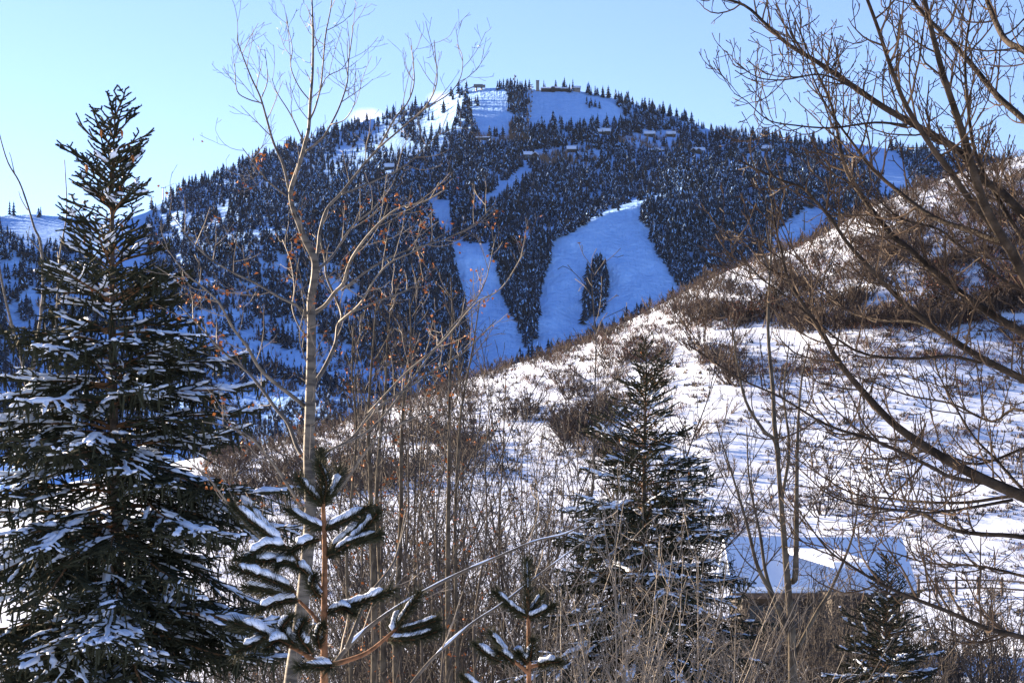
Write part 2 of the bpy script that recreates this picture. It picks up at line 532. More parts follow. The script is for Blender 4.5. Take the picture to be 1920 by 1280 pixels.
sky_trees = []
for x0, x1, n in [(18, 30, 2), (70, 95, 2), (318, 560, 46), (560, 700, 14), (930, 1000, 16), (1012, 1082, 8), (1100, 1340, 46), (1340, 1560, 36), (1665, 1920, 34)]:
    for k in range(n):
        x = rng.uniform(x0, x1)
        sky_trees.append((x, skyl(x) + rng.uniform(0, 5), rng.uniform(12, 21) if x > 40 else 20))
isl = []
while len(isl) < 26:
    x, y = rng.uniform(1090, 1146), rng.uniform(470, 608)
    if inpoly(x, y, ISLAND):
        isl.append((x, y + 10, rng.uniform(13, 20)))
tng = []
while len(tng) < 62:
    x, y = rng.uniform(920, 1035), rng.uniform(446, 648)
    if inpoly(x, y, TONGUE):
        tng.append((x, y, rng.uniform(12, 18)))
run_l = [(rng.uniform(955, 992), rng.uniform(190, 262), rng.uniform(12, 19)) for _ in range(20)]
run_r = [(1100, 196, 13), (1108, 199, 14), (1116, 201, 13), (1124, 204, 12), (1105, 203, 12), (1050, 232, 14), (1112, 228, 11), (1118, 232, 10), (1068, 174, 14), (1205, 416, 15), (1212, 420, 17), (1210, 405, 14)]

conmesh = []
for k, (v, t, m) in enumerate(CON):
    mb = MB(); mb.add(v, tris=t, mat=m)
    conmesh.append(mb.mesh("conifer", [M_fir, M_farsnow, M_frost]))


def put_conifer(tree, label, group):
    a, b, h = tree
    p = mtn(a, b)
    o = bpy.data.objects.new("conifer", rng.choice(conmesh))
    COL.objects.link(o)
    o.location = (p[0], p[1], p[2] - 0.6)
    s = h * rng.uniform(0.85, 1.3)
    o.scale = (s, s, h)
    o.rotation_euler = (0, 0, rng.uniform(0, 6.28))
    tag(o, label, "conifer", group)


for tr in sky_trees:
    x = tr[0]
    if x < 100: lab, g = "dark conifer standing alone on the low snowy ridge far left behind the big spruce", "conifers on the low left ridge"
    elif x < 720: lab, g = "small dark conifer on the skyline of the long left shoulder of the mountain", "conifers along the left shoulder skyline"
    elif x < 1070: lab, g = "dark conifer standing beside the buildings on the mountain summit", "conifers among the summit buildings"
    elif x < 1340: lab, g = "dark conifer on the skyline falling right from the summit", "conifers along the right summit skyline"
    else: lab, g = "dark conifer on the low forested skyline behind the bare right branches", "conifers along the low right skyline"
    put_conifer(tr, lab, g)
for tr in isl: put_conifer(tr, "snow dusted conifer in the tree island amid the wide ski run", "conifers in the tree island")
for tr in tng: put_conifer(tr, "snow dusted conifer in the pointed tongue of trees between two ski runs", "conifers in the tongue between runs")
for tr in run_l: put_conifer(tr, "dark conifer in the strip of trees between the two summit runs", "conifers between the summit runs")
for tr in run_r[:5]: put_conifer(tr, "small conifer in the clump at the right edge of the summit bowl", "conifers in the summit bowl clump")
put_conifer(run_r[5], "lone conifer at the bottom edge of the summit bowl", None)
for tr in run_r[6:8]: put_conifer(tr, "small conifer of the pair low on the right of the summit bowl", "pair of conifers in the summit bowl")
put_conifer(run_r[8], "lone conifer on the upper rim of the summit bowl below the small hut", None)
for tr in run_r[9:]: put_conifer(tr, "conifer standing at the top right corner of the wide ski run", "conifers at the ski run corner")

# the rest of the forest reads as one mass
mb = MB()
far = np.array(far)
PT = mtn(far[:, 0], far[:, 1])
var_i = nrng.integers(0, len(CON), len(far))
for k, (v, t, m) in enumerate(CON):
    idx = np.where(var_i == k)[0]
    M = len(idx)
    a = nrng.uniform(0, 6.28, M); h = far[idx, 2]; s = h * nrng.uniform(0.85, 1.25, M)
    c, sn = np.cos(a)[:, None], np.sin(a)[:, None]
    X = (v[None, :, 0] * c - v[None, :, 1] * sn) * s[:, None]; Yv = (v[None, :, 0] * sn + v[None, :, 1] * c) * s[:, None]
    Zv = v[None, :, 2] * h[:, None]
    V = np.stack([X, Yv, Zv], -1) + (PT[idx] - [0, 0, 0.6])[:, None, :]
    T = (t[None] + (np.arange(M) * len(v))[:, None, None]).reshape(-1, 3)
    mb.add(V.reshape(-1, 3), tris=T, mat=np.tile(m, M))
fo = mb.build("conifer_forest", [M_fir, M_farsnow, M_frost])
tag(fo, "snow dusted dark conifer forest covering the mountainside", "forest", kind="stuff")
print("forest trees", len(far))


# far bare aspens and brush, thin upright sprays
def spray_stuff(name, label, cat, polys, n, h0, h1, material, stems=7, width=0.22, seed=1):
    r = np.random.default_rng(seed)
    pts = []
    for poly, k in polys:
        poly = np.asarray(poly, float)
        lo, hi = poly.min(0), poly.max(0)
        q = r.uniform(lo, hi, (int(n * k), 2))
        q = q[inpoly(q[:, 0], q[:, 1], poly)]
        nn = fbm(q[:, 0] / 26.0, q[:, 1] / 12.0, seed, 3)
        q = q[r.random(len(q)) < np.clip(0.55 + 1.6 * nn, 0.02, 1)]
        pts.append(q)
    q = np.concatenate(pts)
    base = mtn(q[:, 0], q[:, 1])
    M = len(q)
    h = r.uniform(h0, h1, M)
    V = []
    T = []
    b = np.repeat(base, stems, 0); hh = np.repeat(h, stems) * r.uniform(.5, 1, M * stems)
    spread = np.repeat(h, stems) * 0.28
    off = r.normal(0, 1, (M * stems, 2)) * spread[:, None] * 0.6
    tip = np.stack([b[:, 0] + off[:, 0], b[:, 1] + off[:, 1], b[:, 2] + hh], -1)
    b = b + np.stack([off[:, 0] * 0.35, off[:, 1] * 0.35, 0 * hh - .3], -1)
    w = width * np.repeat(h, stems) / 6.0
    d = np.stack([w, 0 * w, 0 * w], -1)
    d2 = np.stack([0 * w, w, 0 * w], -1)
    V = np.stack([b - d, b + d, tip, b - d2, b + d2], 1).reshape(-1, 3)
    i = np.arange(M * stems)[:, None] * 5
    T = np.concatenate([i + [0, 1, 2], i + [3, 4, 2]])
    mb = MB(); mb.add(V, tris=T)
    return tag(mb.build(name, material), label, cat, kind="stuff")


spray_stuff("bare_aspen_grove", "tan bare aspen groves among the chalets below the summit", "aspen grove",
            [([(1000, 295), (1120, 275), (1120, 312), (1010, 325)], 0.35), ([(1160, 265), (1280, 245), (1290, 285), (1150, 285)], 0.35), ([(955, 235), (990, 235), (990, 270), (955, 265)], 0.2),
             ([(880, 255), (990, 258), (985, 275), (870, 285)], 0.15), ([(1330, 245), (1440, 245), (1440, 262), (1330, 262)], 0.08)], 1500, 7, 12, M_aspfar, 8, 0.16, 3)
spray_stuff("valley_brush", "brown bare brush on the shaded lower slope of the mountain", "brush",
            [([(-60, 640), (230, 640), (420, 690), (640, 730), (840, 730), (700, 870), (-60, 870)], 1.0), ([(200, 560), (420, 585), (560, 600), (760, 690), (820, 760), (640, 720), (300, 660)], 0.22),
             ([(290, 420), (470, 430), (560, 560), (420, 590), (250, 560)], 0.3), ([(560, 560), (760, 640), (830, 720), (640, 680)], 0.3)], 15000, 2.5, 6, M_brushfar, 8, 0.30, 4)


# ---------------------------------------------------------------- buildings and lift gear on the mountain
def gable(mb_wall, mb_roof, mb_glass, c, w, d, h, pitch, along_x=True, over=0.8, thick=0.9, windows=3):
    """walls, gabled roof slabs with real thickness, window panes on the camera side"""
    cx, cy, cz = c
    mb_wall.box((cx, cy, cz + h / 2 - 2), (w, d, h + 4))
    if along_x:
        run = d / 2 + over; rise = run * pitch; L = w / 2 + over
        for sg in (-1, 1):
            a = np.array([[-L, 0, rise], [L, 0, rise], [L, sg * run, 0], [-L, sg * run, 0]])
            v = np.concatenate([a, a + [0, 0, thick]]) + [cx, cy, cz + h]
            mb_roof.add(v, quads=[[0, 1, 2, 3], [7, 6, 5, 4], [0, 4, 5, 1], [1, 5, 6, 2], [2, 6, 7, 3], [3, 7, 4, 0]])
        v = np.array([[-w / 2, -d / 2, 0], [-w / 2, d / 2, 0], [-w / 2, 0, d / 2 * pitch], [w / 2, -d / 2, 0], [w / 2, d / 2, 0], [w / 2, 0, d / 2 * pitch]]) + [cx, cy, cz + h]
        mb_wall.add(v, tris=[[0, 1, 2], [3, 5, 4]])
    else:
        run = w / 2 + over; rise = run * pitch; L = d / 2 + over
        for sg in (-1, 1):
            a = np.array([[0, -L, rise], [0, L, rise], [sg * run, L, 0], [sg * run, -L, 0]])
            v = np.concatenate([a, a + [0, 0, thick]]) + [cx, cy, cz + h]
            mb_roof.add(v, quads=[[0, 1, 2, 3], [7, 6, 5, 4], [0, 4, 5, 1], [1, 5, 6, 2], [2, 6, 7, 3], [3, 7, 4, 0]])
        v = np.array([[-w / 2, -d / 2, 0], [w / 2, -d / 2, 0], [0, -d / 2, w / 2 * pitch], [-w / 2, d / 2, 0], [w / 2, d / 2, 0], [0, d / 2, w / 2 * pitch]]) + [cx, cy, cz + h]
        mb_wall.add(v, tris=[[0, 1, 2], [3, 5, 4]])
    for k in range(windows):
        x = cx + w * ((k + 0.5) / windows - 0.5)
        mb_glass.append((x, cy - d / 2 - 0.03, cz + h * 0.55, w / windows * 0.6, h * 0.45))


def chalet(px, py, w, h, label, wings=((0, 0, 1, 1, True),), pitch=0.75, wallm=None, name="chalet", cat="chalet", d=12):
    p = mtn(px, py)
    root = empty(name, (p[0], p[1], p[2] - 0.5))
    W, R, G = MB(), MB(), []
    if name == 'chalet':
        w *= .8; h *= .85; d = 10
    for (dx, dy, fw, fh, ax) in wings:
        gable(W, R, G, (p[0] + dx * w, p[1] + dy, p[2]), w * fw, d, h * fh * (.62 if name == 'chalet' else 1), pitch, ax, windows=max(2, int(w * fw / 6)))
    W.build("wall", wallm or M_wood, root)
    R.build("roof", M_snow, root)
    for (x, y, z, ww, hh) in G:
        g = MB(); g.box((x, y, z), (ww, 0.12, hh)); g.build("window", M_glass, root)
    tag(root, label, cat)
    return root


def pxm(px, py, n):            # n photo pixels in metres at that place on the mountain
    return float(n / F * mtn_Y(px, py))


chalet(996, 300, pxm(996, 300, 34), 11, "big multi storey chalet above the snowy road, largest of the mountainside houses", ((-0.22, 0, .55, 1, True), (0.25, -2, .5, .8, False)))
chalet(1072, 284, pxm(1072, 284, 22), 4, "low chalet half hidden in bare tan aspens below the summit", ((0, 0, 1, 1, True),))
chalet(1132, 251, pxm(1132, 251, 30), 5, "chalet with a long blue snowy roof in the conifers under the summit bowl", ((-.25, 0, .5, .7, True), (.2, 0, .6, 1, True)))
chalet(1218, 256, pxm(1218, 256, 24), 5, "chalet with one white roof right of the tan aspens", ((0, 0, 1, 1, True),))
chalet(1258, 256, pxm(1258, 256, 20), 4.5, "small white roofed chalet nearest the right mountain skyline", ((0, 0, 1, 1, True),))
chalet(1229, 286, pxm(1229, 286, 38), 4.5, "long low chalet with a flat white roof and a chimney below tan aspens", ((0, 0, 1, 1, True), (.05, -1, .25, 1.4, False)), pitch=0.25)
chalet(1306, 287, pxm(1306, 287, 38), 5, "chalet with several crossed white gables in the dense right forest", ((-.2, 0, .4, .8, False), (.15, 2, .7, 1, True), (.1, -3, .3, .8, False)))
chalet(1404, 262, pxm(1404, 262, 12), 5, "small pale hut on the forested skyline right of the summit", pitch=0.3)
chalet(1436, 283, pxm(1436, 283, 22), 4, "white roofed chalet deep in the right hand forest", ((0, 0, 1, 1, True),))
chalet(730, 318, pxm(730, 318, 20), 4.5, "lone pale roofed chalet in the dark forest left of the summit runs", ((0, 0, 1, 1, True),))
chalet(770, 297, pxm(770, 297, 10), 4, "tiny dark hut at the foot of the left sunlit slope", pitch=0.3)
chalet(905, 262, pxm(905, 262, 34), 4, "low snow covered cabin at the foot of the groomed summit run", ((-.2, 0, .5, .8, True), (.3, 1, .5, 1, True)), pitch=0.25)

# summit buildings
def summit(px, py):
    return mtn(px, py)


p = summit(899, 170)
lt = empty("lift_station", p)
m = pxm(899, 170, 1)
a = MB(); a.box((p[0], p[1], p[2] + 8 * m), (22 * m, 9, 3.6 * m)); a.box((p[0] - 2 * m, p[1], p[2] + 10.3 * m), (17 * m, 8, 1.2 * m)); a.build("housing", M_steel, lt)
a = MB(); a.tubes([(np.array([[p[0] + k * m, p[1], p[2] - 1], [p[0] + k * m, p[1], p[2] + 6.5 * m]]), 1.2) for k in (-6, 4)], 6, caps=True); a.build("column", M_steel, lt)
a = MB(); a.tubes([(np.array([[p[0] - 9 * m, p[1], p[2] + 8 * m], [p[0] - 30 * m, p[1] + 10, p[2] + 2.5 * m]]), 0.9)], 5, caps=True); a.build("boom", M_steel, lt)
tag(lt, "dark chairlift station with a rounded roof on the left end of the summit", "lift station")
chalet(1040, 170, pxm(1040, 168, 54), 2.4, "long low summit lodge of joined blocks with snowy roofs", ((-.30, 0, .34, .8, True), (.04, 1.5, .36, 1.1, True), (.34, 0, .28, .7, True), (-.06, -3, .12, 1.2, False)), pitch=0.32, name="lodge", cat="lodge")
chalet(1080, 170, pxm(1080, 168, 16), 2.6, "small summit hut with a white roof right of the long lodge", ((0, 0, 1, 1, True),), pitch=0.5, wallm=M_stone, name="hut", cat="hut")
p = summit(1008, 171); m = pxm(1008, 171, 1)
tw = empty("summit_tower", p)
a = MB(); a.box((p[0], p[1], p[2] + 9 * m), (6 * m, 5 * m, 20 * m)); a.build("tower_wall", M_stone, tw)
a = MB(); a.box((p[0], p[1], p[2] + 19.4 * m), (6.8 * m, 5.8 * m, 0.8 * m)); a.build("roof", M_steel, tw)
tag(tw, "square grey concrete tower on the summit beside the long lodge", "tower")
p = summit(965, 168); m = pxm(965, 168, 1)
ms = empty("radio_mast", p)
a = MB(); L = []
for sx, sy in ((-1, -1), (1, -1), (1, 1), (-1, 1)):
    L.append((np.array([[p[0] + sx * 1.3, p[1] + sy * 1.3, p[2] - 1], [p[0] + sx * .35, p[1] + sy * .35, p[2] + 28 * m]]), .28))
for k in range(9):
    z0, z1 = p[2] + 3 * m * k, p[2] + 3 * m * (k + 1); w = 1.3 - .1 * k
    L.append((np.array([[p[0] - w, p[1] - w, z0], [p[0] + w, p[1] - w, z1]]), .16))
    L.append((np.array([[p[0] + w, p[1] + w, z0], [p[0] - w, p[1] + w, z1]]), .16))
a.tubes(L, 4); a.build("lattice", M_steel, ms)
for dz, dx in ((24, 1.6), (19, -1.8), (14, 1.2)):
    a = MB(); a.box((p[0] + dx, p[1] - 1.2, p[2] + dz * m), (1.6, 1.0, 2.6)); a.build("antenna", M_steel, ms)
tag(ms, "thin radio mast with antennas rising above the summit trees", "mast")


def lift_tower(px, py, hpx, label, group):
    p = mtn(px, py); m = pxm(px, py, 1); h = hpx * m
    root = empty("lift_tower", p)
    a = MB(); a.tubes([(np.array([[p[0], p[1], p[2] - 2], [p[0], p[1], p[2] + h]]), np.array([0.75, 0.5]))], 6, caps=True); a.build("pole", M_steel, root)
    a = MB(); a.box((p[0], p[1], p[2] + h), (5.4, .6, .6)); a.build("crossarm", M_steel, root)
    for s in (-1, 1):
        a = MB(); a.box((p[0] + s * 2.5, p[1], p[2] + h + .5), (.5, 3, .5)); a.build("sheave", M_steel, root)
    tag(root, label, "lift tower", group)
    return np.array([p[0], p[1], p[2] + h + .6])


tops = []
for px_, py_, lab in [(996, 176, "chairlift tower highest on the summit bowl beside the strip of conifers"), (994, 210, "chairlift tower half way down the left edge of the summit bowl"),
                      (991, 240, "chairlift tower at the foot of the summit bowl")]:
    tops.append(lift_tower(px_, py_, 17, lab, "lift towers on the summit bowl"))
cb = MB()
for s in (-2.5, 2.5):
    cb.tubes([(np.array([t + [s, 0, 0] for t in tops]), .12)], 4)
tag(cb.build("lift_cable", M_steel), "pair of thin chairlift cables running down the summit bowl", "cable")
for k in range(14):
    f = (k + 0.5) / 14
    s = -2.5 if k % 2 else 2.5
    c = tops[0] * (1 - f) + tops[2] * f + np.array([s, 0, 0])
    a = MB(); a.tubes([(np.array([c, c - [0, 0, 2.4]]), .1)], 4); a.box(c - [0, 0, 3.0], (2.2, .5, 1.0)); a.box(c - [0, -.5, 2.2], (2.2, .2, 1.2))
    o = a.build("lift_chair", M_steel, origin=c)
    tag(o, "dark lift chair hanging from the cable over the summit bowl", "lift chair", "lift chairs on the summit bowl")
lift_tower(306, 376, 24, "chairlift tower standing on the left skyline beside the sunlit knob", "lift towers on the left shoulder")
lift_tower(284, 394, 24, "chairlift tower just left of the sunlit skyline knob, lower of two", "lift towers on the left shoulder")
lift_tower(1508, 432, 34, "chairlift tower in the small snow clearing right of the dark forest", "lift towers in the right clearing")
lift_tower(1484, 462, 26, "chairlift tower low at the edge of the snow clearing behind the slope", "lift towers in the right clearing")
lift_tower(1598, 318, 22, "chairlift tower on the curved snow road behind the bare branches", "lift towers in the right clearing")


# ---------------------------------------------------------------- bare wood generator
def rnd_perp(t, rg):
    while True:
        v = np.array([rg.gauss(0, 1), rg.gauss(0, 1), rg.gauss(0, 1)])
        v -= t * v.dot(t)
        l = math.sqrt(v.dot(v))
        if l > 0.15:
            return v / l


def grow(path, rad, rg, lvl, out, p):
    """side shoots off a path; p: dict of lists per level: gap, len, ang, r, trop, wob"""
    if lvl >= len(p["gap"]):
        return
    seg = np.diff(path, axis=0); sl = np.linalg.norm(seg, axis=1); cum = np.r_[0, np.cumsum(sl)]
    tot = cum[-1]
    d = p["from"][lvl] * tot + rg.uniform(0, 1) * p["gap"][lvl]
    while d < tot:
        i = min(int(np.searchsorted(cum, d)) - 1, len(seg) - 1); i = max(i, 0)
        f = (d - cum[i]) / max(sl[i], 1e-6)
        o = path[i] + seg[i] * f
        t = seg[i] / max(sl[i], 1e-6)
        r_here = rad[i] * (1 - f) + rad[i + 1] * f
        pe = rnd_perp(t, rg)
        a = p["ang"][lvl] * rg.uniform(0.7, 1.25)
        dr = t * math.cos(a) + pe * math.sin(a)
        L = p["len"][lvl] * rg.uniform(0.45, 1.2) * (1.0 - 0.55 * d / tot)
        r0 = min(r_here * 0.7, p["r"][lvl] * rg.uniform(.8, 1.2))
        ns = p["seg"][lvl]
        pts = [o]
        for k in range(ns):
            dr = dr + UP * p["trop"][lvl] + np.array([rg.gauss(0, 1), rg.gauss(0, 1), rg.gauss(0, 1)]) * p["wob"][lvl]
            dr = dr / math.sqrt(dr.dot(dr))
            pts.append(pts[-1] + dr * (L / ns))
        pts = np.array(pts)
        rr = np.linspace(r0, max(r0 * 0.42, p["rmin"]), ns + 1)
        out.append((lvl, pts, rr))
        grow(pts, rr, rg, lvl + 1, out, p)
        d += p["gap"][lvl] * rg.uniform(0.5, 1.5)


def px_path(pts, Y, rg, amp=0.6, per=4, drift=0.0):
    """a limb seen along these pixels, wandering in depth around Y"""
    pts = np.asarray(pts, float)
    n = len(pts)
    k = np.linspace(0, 1, n)
    ph = rg.uniform(0, 6.28)
    Yv = Y + drift * k + amp * (np.sin(ph + k * 3.0) - math.sin(ph)) * 0.7
    return smooth_path(at(pts[:, 0], pts[:, 1], Yv), per)


def bare_tree(name, label, cat, trunk, limbs, p, seed, group=None, trunk_mat=None, limb_mat=None, twig_mat=None, leaves=0, leaf_size=0.03, roots=True, twig_sides=3, leaf_zone=None, grow_trunk=True):
    """trunk, limbs: lists of (points3d, radii); every limb a part of its own, all finer shoots one 'twigs' part"""
    rg = random.Random(seed)
    P0, R0 = trunk
    base = P0[0].copy()
    if roots:
        gz = float(ground_z(base[0], base[1]))
        if gz < base[2] - 0.05:
            down = np.array([[base[0], base[1], gz - 0.3]])
            P0 = np.concatenate([down, P0]); R0 = np.r_[R0[0] * 1.25, R0]
        base = np.array([base[0], base[1], gz])
    root = empty(name, base)
    mb = MB(); mb.tubes([(P0, R0)], 16, caps=True)
    mb.build("trunk", trunk_mat or M_aspen, root, smooth=True)
    out = []
    if grow_trunk:
        grow(P0, R0, rg, 0, out, p)
    for P, R in limbs:
        mb = MB(); mb.tubes([(P, R)], 10, caps=True)
        mb.build("limb", limb_mat or trunk_mat or M_aspen, root, smooth=True)
        grow(P, R, rg, 0, out, p)
    nbr = sum(1 for l, a, b in out if l == 0)
    if out and nbr <= 60:                       # few enough to be parts of their own
        cur = []
        for rec in out + [(0, None, None)]:
            if rec[0] == 0 and cur:
                mb = MB(); mb.tubes([(a, b) for l, a, b in cur if l == 0], 4); mb.tubes([(a, b) for l, a, b in cur if l > 0], twig_sides)
                mb.build("branch", twig_mat or M_twigbark, root)
                cur = []
            cur.append(rec)
    elif out:
        mb = MB()
        mb.tubes([(a, b) for l, a, b in out if l == 0], 4)
        mb.tubes([(a, b) for l, a, b in out if l > 0], twig_sides)
        mb.build("twigs", twig_mat or M_twigbark, root)
    if leaves and out:
        mb = MB()
        pool = [a for l, a, b in out if leaf_zone is None or leaf_zone(a[-1])]
        for _ in range(leaves):
            a = rg.choice(pool)
            o = a[-1 if rg.random() < .5 else len(a) // 2]
            for _k in range(rg.choice([1, 1, 2, 3])):
                c = o + np.array([rg.gauss(0, .025), rg.gauss(0, .025), rg.gauss(-.03, .03)])
                u = nz(np.array([rg.gauss(0, 1), rg.gauss(0, 1), rg.gauss(-.6, .6)])); w = rnd_perp(u, rg); n = np.cross(u, w)
                s = leaf_size * rg.uniform(.6, 1.3)
                mb.add([c, c + u * s * .9 + w * s * .7 + n * s * .3, c + u * s * 2, c + u * s * .9 - w * s * .7 + n * s * .3], tris=[[0, 1, 2], [0, 2, 3]])
        mb.build("leaves", M_leaf, root)
    tag(root, label, cat, group)
    return root


def wr(Y, *w):
    """radii from widths in photo pixels at distance Y"""
    return np.array(w) / 2.0 * Y / F


def arc(P):
    d = np.r_[0, np.cumsum(np.linalg.norm(np.diff(P, axis=0), axis=1))]
    return d / d[-1]


def limb(pts, Y, w0, w1, rg, amp=0.6, drift=0.0, per=4):
    P = px_path(pts, Y, rg, amp, per, drift)
    return P, (w0 + (w1 - w0) * arc(P)) / 2.0 * Y / F


# ---- the tall aspen in the middle
rg = random.Random(11)
YA = 16.0
A_trunk = limb([(540, 1330), (548, 1260), (562, 1170), (574, 1060), (582, 960), (579, 860), (581, 780), (583, 700), (584, 640), (584, 600), (583, 565), (588, 534), (591, 507), (589, 484), (572, 449), (560, 418), (549, 390), (545, 361),
                (551, 337), (565, 296), (572, 268), (579, 241), (582, 189), (586, 137), (587, 69), (585, 0), (584, -60)], YA, 34, 3, rg, .15)
A_trunk = (A_trunk[0], np.interp(arc(A_trunk[0]), [0, .3, .5, .62, .68, .8, 1], np.array([28, 22, 17, 13, 9, 6, 2.0]) / 2 * YA / F))
A_limbs = []
for pts, w0, w1, dr in [
    ([(580, 227), (592, 199), (603, 151), (610, 69), (620, 17), (626, -40)], 6, 2.2, .2),
    ([(544, 364), (531, 309), (513, 268), (500, 223), (488, 182), (472, 148), (458, 113), (446, 79), (446, 62)], 10, 2, -.5),
    ([(489, 193), (465, 186), (445, 172), (441, 138), (440, 120)], 4, 1.6, .3),
    ([(491, 182), (501, 155), (501, 131), (496, 93)], 4, 1.6, -.3),
    ([(572, 285), (603, 261), (620, 234), (637, 199), (651, 155), (653, 120), (660, 69), (661, 48)], 7, 2, .5),
    ([(620, 234), (647, 224), (665, 193), (664, 162)], 4, 1.6, -.3),
    ([(582, 190), (560, 162), (545, 125), (548, 90), (537, 40)], 4, 1.6, .4),
    ([(592, 199), (610, 148), (640, 130), (655, 108)], 4, 1.6, -.4),
    ([(570, 268), (545, 215), (520, 175), (510, 148)], 5, 1.6, -.6),
    ([(537, 368), (503, 340), (476, 306), (455, 278)], 6, 1.8, -.8),
    ([(592, 500), (597, 460), (600, 433), (613, 392), (641, 361), (682, 309), (709, 278), (740, 223), (764, 193), (776, 158), (775, 120), (771, 86)], 11, 2, .9),
    ([(709, 278), (761, 234), (799, 199), (819, 155), (816, 103), (814, 76)], 6, 1.8, -.6),
    ([(799, 203), (843, 175), (864, 144), (867, 107), (857, 83)], 4, 1.6, .3),
    ([(641, 364), (692, 344), (744, 320), (778, 296), (812, 261), (850, 240)], 6, 2, .8),
    ([(588, 587), (609, 573), (628, 548), (644, 531), (652, 503), (666, 474), (700, 430), (744, 392), (795, 378), (837, 354)], 13, 2.4, -.9),
    ([(595, 506), (616, 488), (630, 471), (644, 448), (665, 420), (700, 392), (730, 350)], 10, 2.4, 1.2),
    ([(584, 725), (603, 699), (620, 666), (630, 640), (633, 612), (641, 596), (637, 576), (625, 549), (612, 518), (609, 485), (600, 440), (610, 400)], 15, 3, .8),
    ([(636, 604), (672, 573), (688, 549), (705, 520), (735, 490), (780, 470), (830, 440)], 9, 2.2, -1.0),
    ([(640, 545), (700, 500), (760, 470), (830, 450), (890, 420), (930, 380)], 7, 2, .7),
    ([(690, 775), (760, 700), (830, 640), (890, 570), (940, 540), (985, 470)], 7, 2, -.6),
    ([(615, 845), (700, 800), (780, 700), (850, 610), (905, 540), (930, 440)], 8, 2, .9),
    ([(660, 585), (720, 560), (770, 540), (820, 500)], 6, 2, 1.0),
    ([(575, 764), (550, 744), (508, 711), (485, 688), (463, 649), (437, 615), (412, 570), (381, 539), (353, 517), (330, 490)], 13, 2.4, -1.2),
    ([(580, 872), (558, 840), (541, 795), (516, 764), (494, 733), (466, 699), (423, 663), (390, 629), (367, 604), (336, 573)], 15, 2.4, 1.0),
    ([(580, 596), (556, 573), (522, 556), (480, 531), (437, 511), (387, 480), (350, 440), (318, 400)], 9, 2, -1.2),
    ([(574, 960), (550, 925), (520, 880), (505, 860), (470, 820), (430, 800), (380, 790)], 11, 2.4, -.8),
    ([(574, 1075), (530, 1045), (470, 990), (425, 940), (395, 900), (360, 870)], 13, 3, -1.0),
    ([(580, 862), (615, 845), (660, 820), (700, 770), (760, 730), (820, 690), (870, 660), (930, 600)], 9, 2.2, 1.2),
    ([(582, 980), (615, 940), (650, 900), (680, 855), (710, 820), (770, 785), (840, 760)], 10, 2.2, -1.3),
    ([(584, 640), (560, 610), (548, 575), (552, 540), (545, 490), (530, 450)], 6, 2, .8),
    ([(582, 700), (565, 650), (562, 620), (570, 580), (566, 545)], 4, 1.8, -.5),
]:
    A_limbs.append(limb(pts, YA, w0 * .6, w1 * .8, rg, .25, dr))
PA = dict(gap=[.17, .12, .10], len=[.62, .30, .15], ang=[.85, .8, .8], r=[.0048, .0034, .0028], trop=[.16, .14, .12], wob=[.10, .13, .15], seg=[5, 4, 3], **{"from": [.3, .2, .3]}, rmin=.0022)
bare_tree("aspen_tree", "tall bare aspen with a pale trunk and orange dead leaves in the middle", "aspen tree", A_trunk, A_limbs, PA, 21, twig_mat=M_paletwig, leaves=380, leaf_size=.019, leaf_zone=lambda q: q[2] < 2.9)  # paler twig colour stands in for sunlight on the twigs

